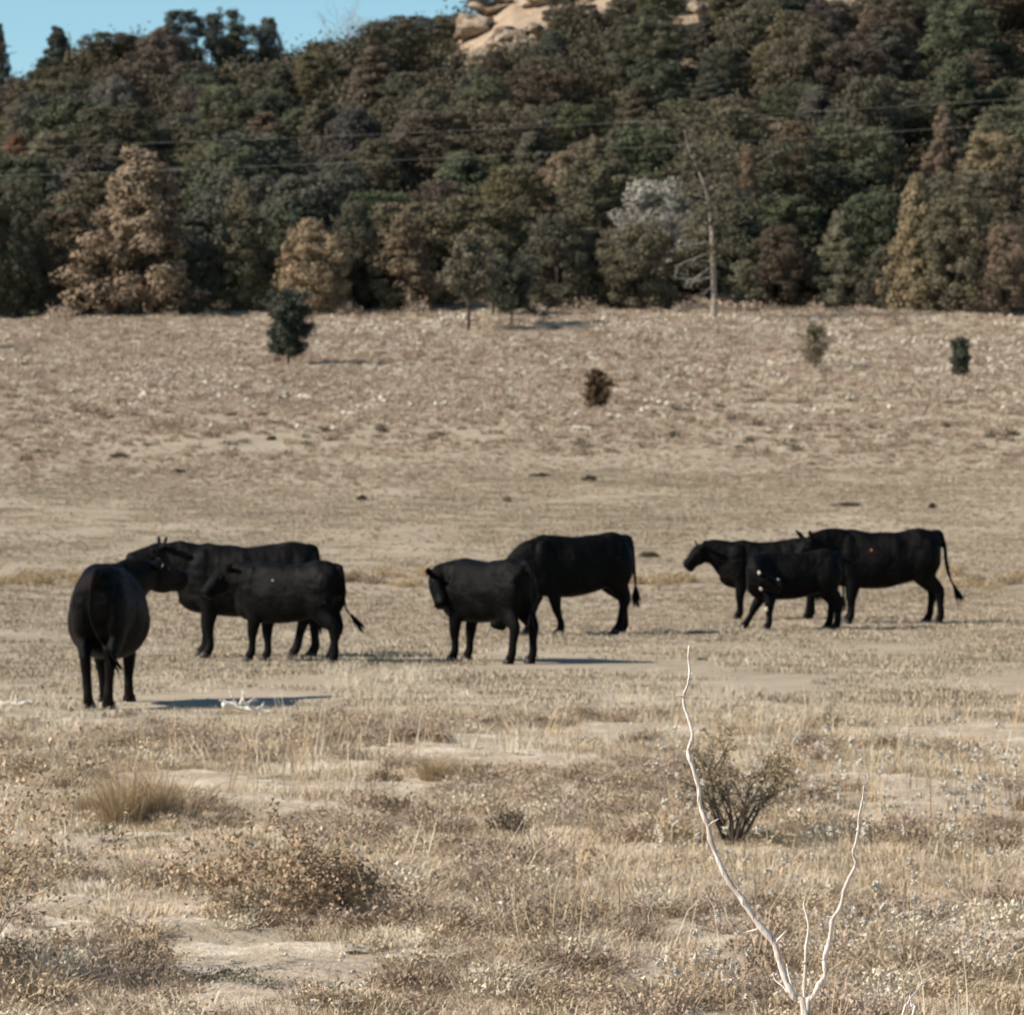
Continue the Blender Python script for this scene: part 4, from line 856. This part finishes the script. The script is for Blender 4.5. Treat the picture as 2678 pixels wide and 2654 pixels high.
# ------------------------------------------------------------------ thorny bleached twigs close to the camera
def twigs():
    Y = 13.0; k = 1340/1932.0
    def pt(cx, cy, dy=0.):
        u, v = 1338+cx*k, 1650+cy*k; yy = Y+dy; return Vector(((u-W0/2)/F*yy, yy, CAMZ+(HOR-v)/F*yy))
    base = pt(1112, 1445); root = Vector((base.x+.02, Y, gzf(base.x, Y)))
    t = thing('thorny_shrub', 'bleached thorny leafless twigs standing close up at the lower right', 'shrub', root)
    ST = [([(670, 55), (667, 105), (672, 160), (661, 212), (648, 246), (652, 285), (668, 332), (681, 378), (678, 418), (665, 456), (683, 512), (706, 592), (711, 660), (738, 728), (752, 792), (785, 876), (822, 950), (870, 1012), (920, 1092), (986, 1172), (1008, 1235), (1032, 1312), (1066, 1382), (1108, 1442)], 3.8, 13, .12,
            [(650, 246, 626, 242), (672, 165, 684, 158), (680, 378, 692, 368), (664, 456, 652, 452), (700, 525, 706, 520), (710, 600, 720, 604), (712, 668, 698, 668), (745, 732, 778, 710), (752, 780, 740, 782), (806, 905, 822, 898), (850, 985, 858, 972), (930, 1128, 884, 1136), (990, 1184, 1030, 1138), (1016, 1275, 1008, 1268), (668, 322, 676, 322), (815, 950, 810, 962)]),
          ([(1330, 583), (1324, 640), (1311, 700), (1308, 750), (1298, 802), (1289, 842), (1299, 880), (1270, 940), (1252, 990), (1240, 1045), (1212, 1086), (1205, 1140), (1195, 1190), (1180, 1240), (1186, 1290), (1160, 1340), (1136, 1386), (1116, 1442)], 3.2, 11.5, -.08,
            [(1299, 880, 1312, 880), (1212, 1086, 1192, 1076), (1240, 1045, 1256, 1040), (1180, 1240, 1166, 1238), (1285, 830, 1280, 826), (1135, 1382, 1122, 1372), (1306, 750, 1316, 748), (1252, 990, 1244, 988), (1200, 1165, 1210, 1168)]),
          ([(1106, 1004), (1104, 1040), (1113, 1075), (1121, 1120), (1112, 1190), (1108, 1280), (1104, 1380), (1110, 1442)], 2.4, 6.6, .05, [(1106, 1250, 1112, 1246), (1120, 1130, 1126, 1136)]),
          ([(1038, 1256), (1046, 1300), (1062, 1350), (1088, 1402), (1106, 1442)], 2.2, 5, .1, []),
          ([(985, 1290), (996, 1318), (1022, 1340), (1042, 1366)], 1.6, 3.5, .06, []),
          ([(780, 1262), (806, 1284), (832, 1312), (862, 1338), (888, 1366), (910, 1398), (925, 1450)], 1.5, 4.5, -.3, [(910, 1398, 926, 1396), (832, 1316, 842, 1306)]),
          ([(1602, 1280), (1576, 1306), (1552, 1330), (1530, 1360), (1508, 1384), (1492, 1415), (1474, 1455)], 1.5, 4.5, .25, [(1508, 1384, 1502, 1374), (1552, 1330, 1564, 1328)]),
          ([(1508, 1384), (1509, 1415), (1513, 1455)], 3, 4, .25, [])]
    for i, (pts, r0, r1, lean, th) in enumerate(ST):
        n = len(pts); P = []; rad = []; s = k*Y/F; rn = random.Random(i)
        for j, (a, b) in enumerate(pts):
            f = 1-j/(n-1); P.append(pt(a, b, lean*f)-root); rad.append((r0+(r1-r0)*(1-f))*s*(1.0+rn.uniform(-.06, .1)))
        if i in (5, 6, 7):
            q = P[-1]; side = -1 if i == 5 else 1; P += [q*.6+Vector((0, 0, .0)), Vector((side*.04, 0, 0.0))]; rad += [rad[-1]*1.2, rad[-1]*1.6]
        else:
            if i < 4: P += [Vector((P[-1].x*.5, 0, P[-1].z*.6)), Vector((0, 0, -.03))]; rad += [rad[-1]*1.25 if i < 2 else rad[-1], rad[-1]*1.5 if i < 2 else rad[-1]]
        D = cr(np.array([list(p) for p in P]), 5); Rr = cr(np.array(rad)[:, None], 5)[:, 0]; jit = np.array([1+.22*math.sin(q*1.7+i)*math.sin(q*.61)+.14*math.sin(q*.83+2*i) for q in range(len(D))])
        mb = MB(); V, Fs = tube(D, Rr*jit, k=9, n=1); mb.add(V, Fs); br = obj('branch', mb.mesh('branch', M['branch']), t)
        for (a, b, c, d) in th:
            jx = min(range(n), key=lambda q: (pts[q][0]-a)**2+(pts[q][1]-b)**2); dy = lean*(1-jx/(n-1))
            p0 = pt(a, b, dy)-root; p1 = pt(c, d, dy-.004)-root; dd = p1-p0; p0 = p0-dd.normalized()*.003; p1 = p0+dd*1.25; r = (6.2 if (p1-p0).length > .02 else 5.0)*s
            mb = MB(); V, Fs = tube(np.array([list(p0), list((p0+p1)/2), list(p1)]), [r*1.5, r*.8, r*.25], k=7, n=2); mb.add(V, Fs); obj('thorn', mb.mesh('thorn', M['branch']), br)
twigs()
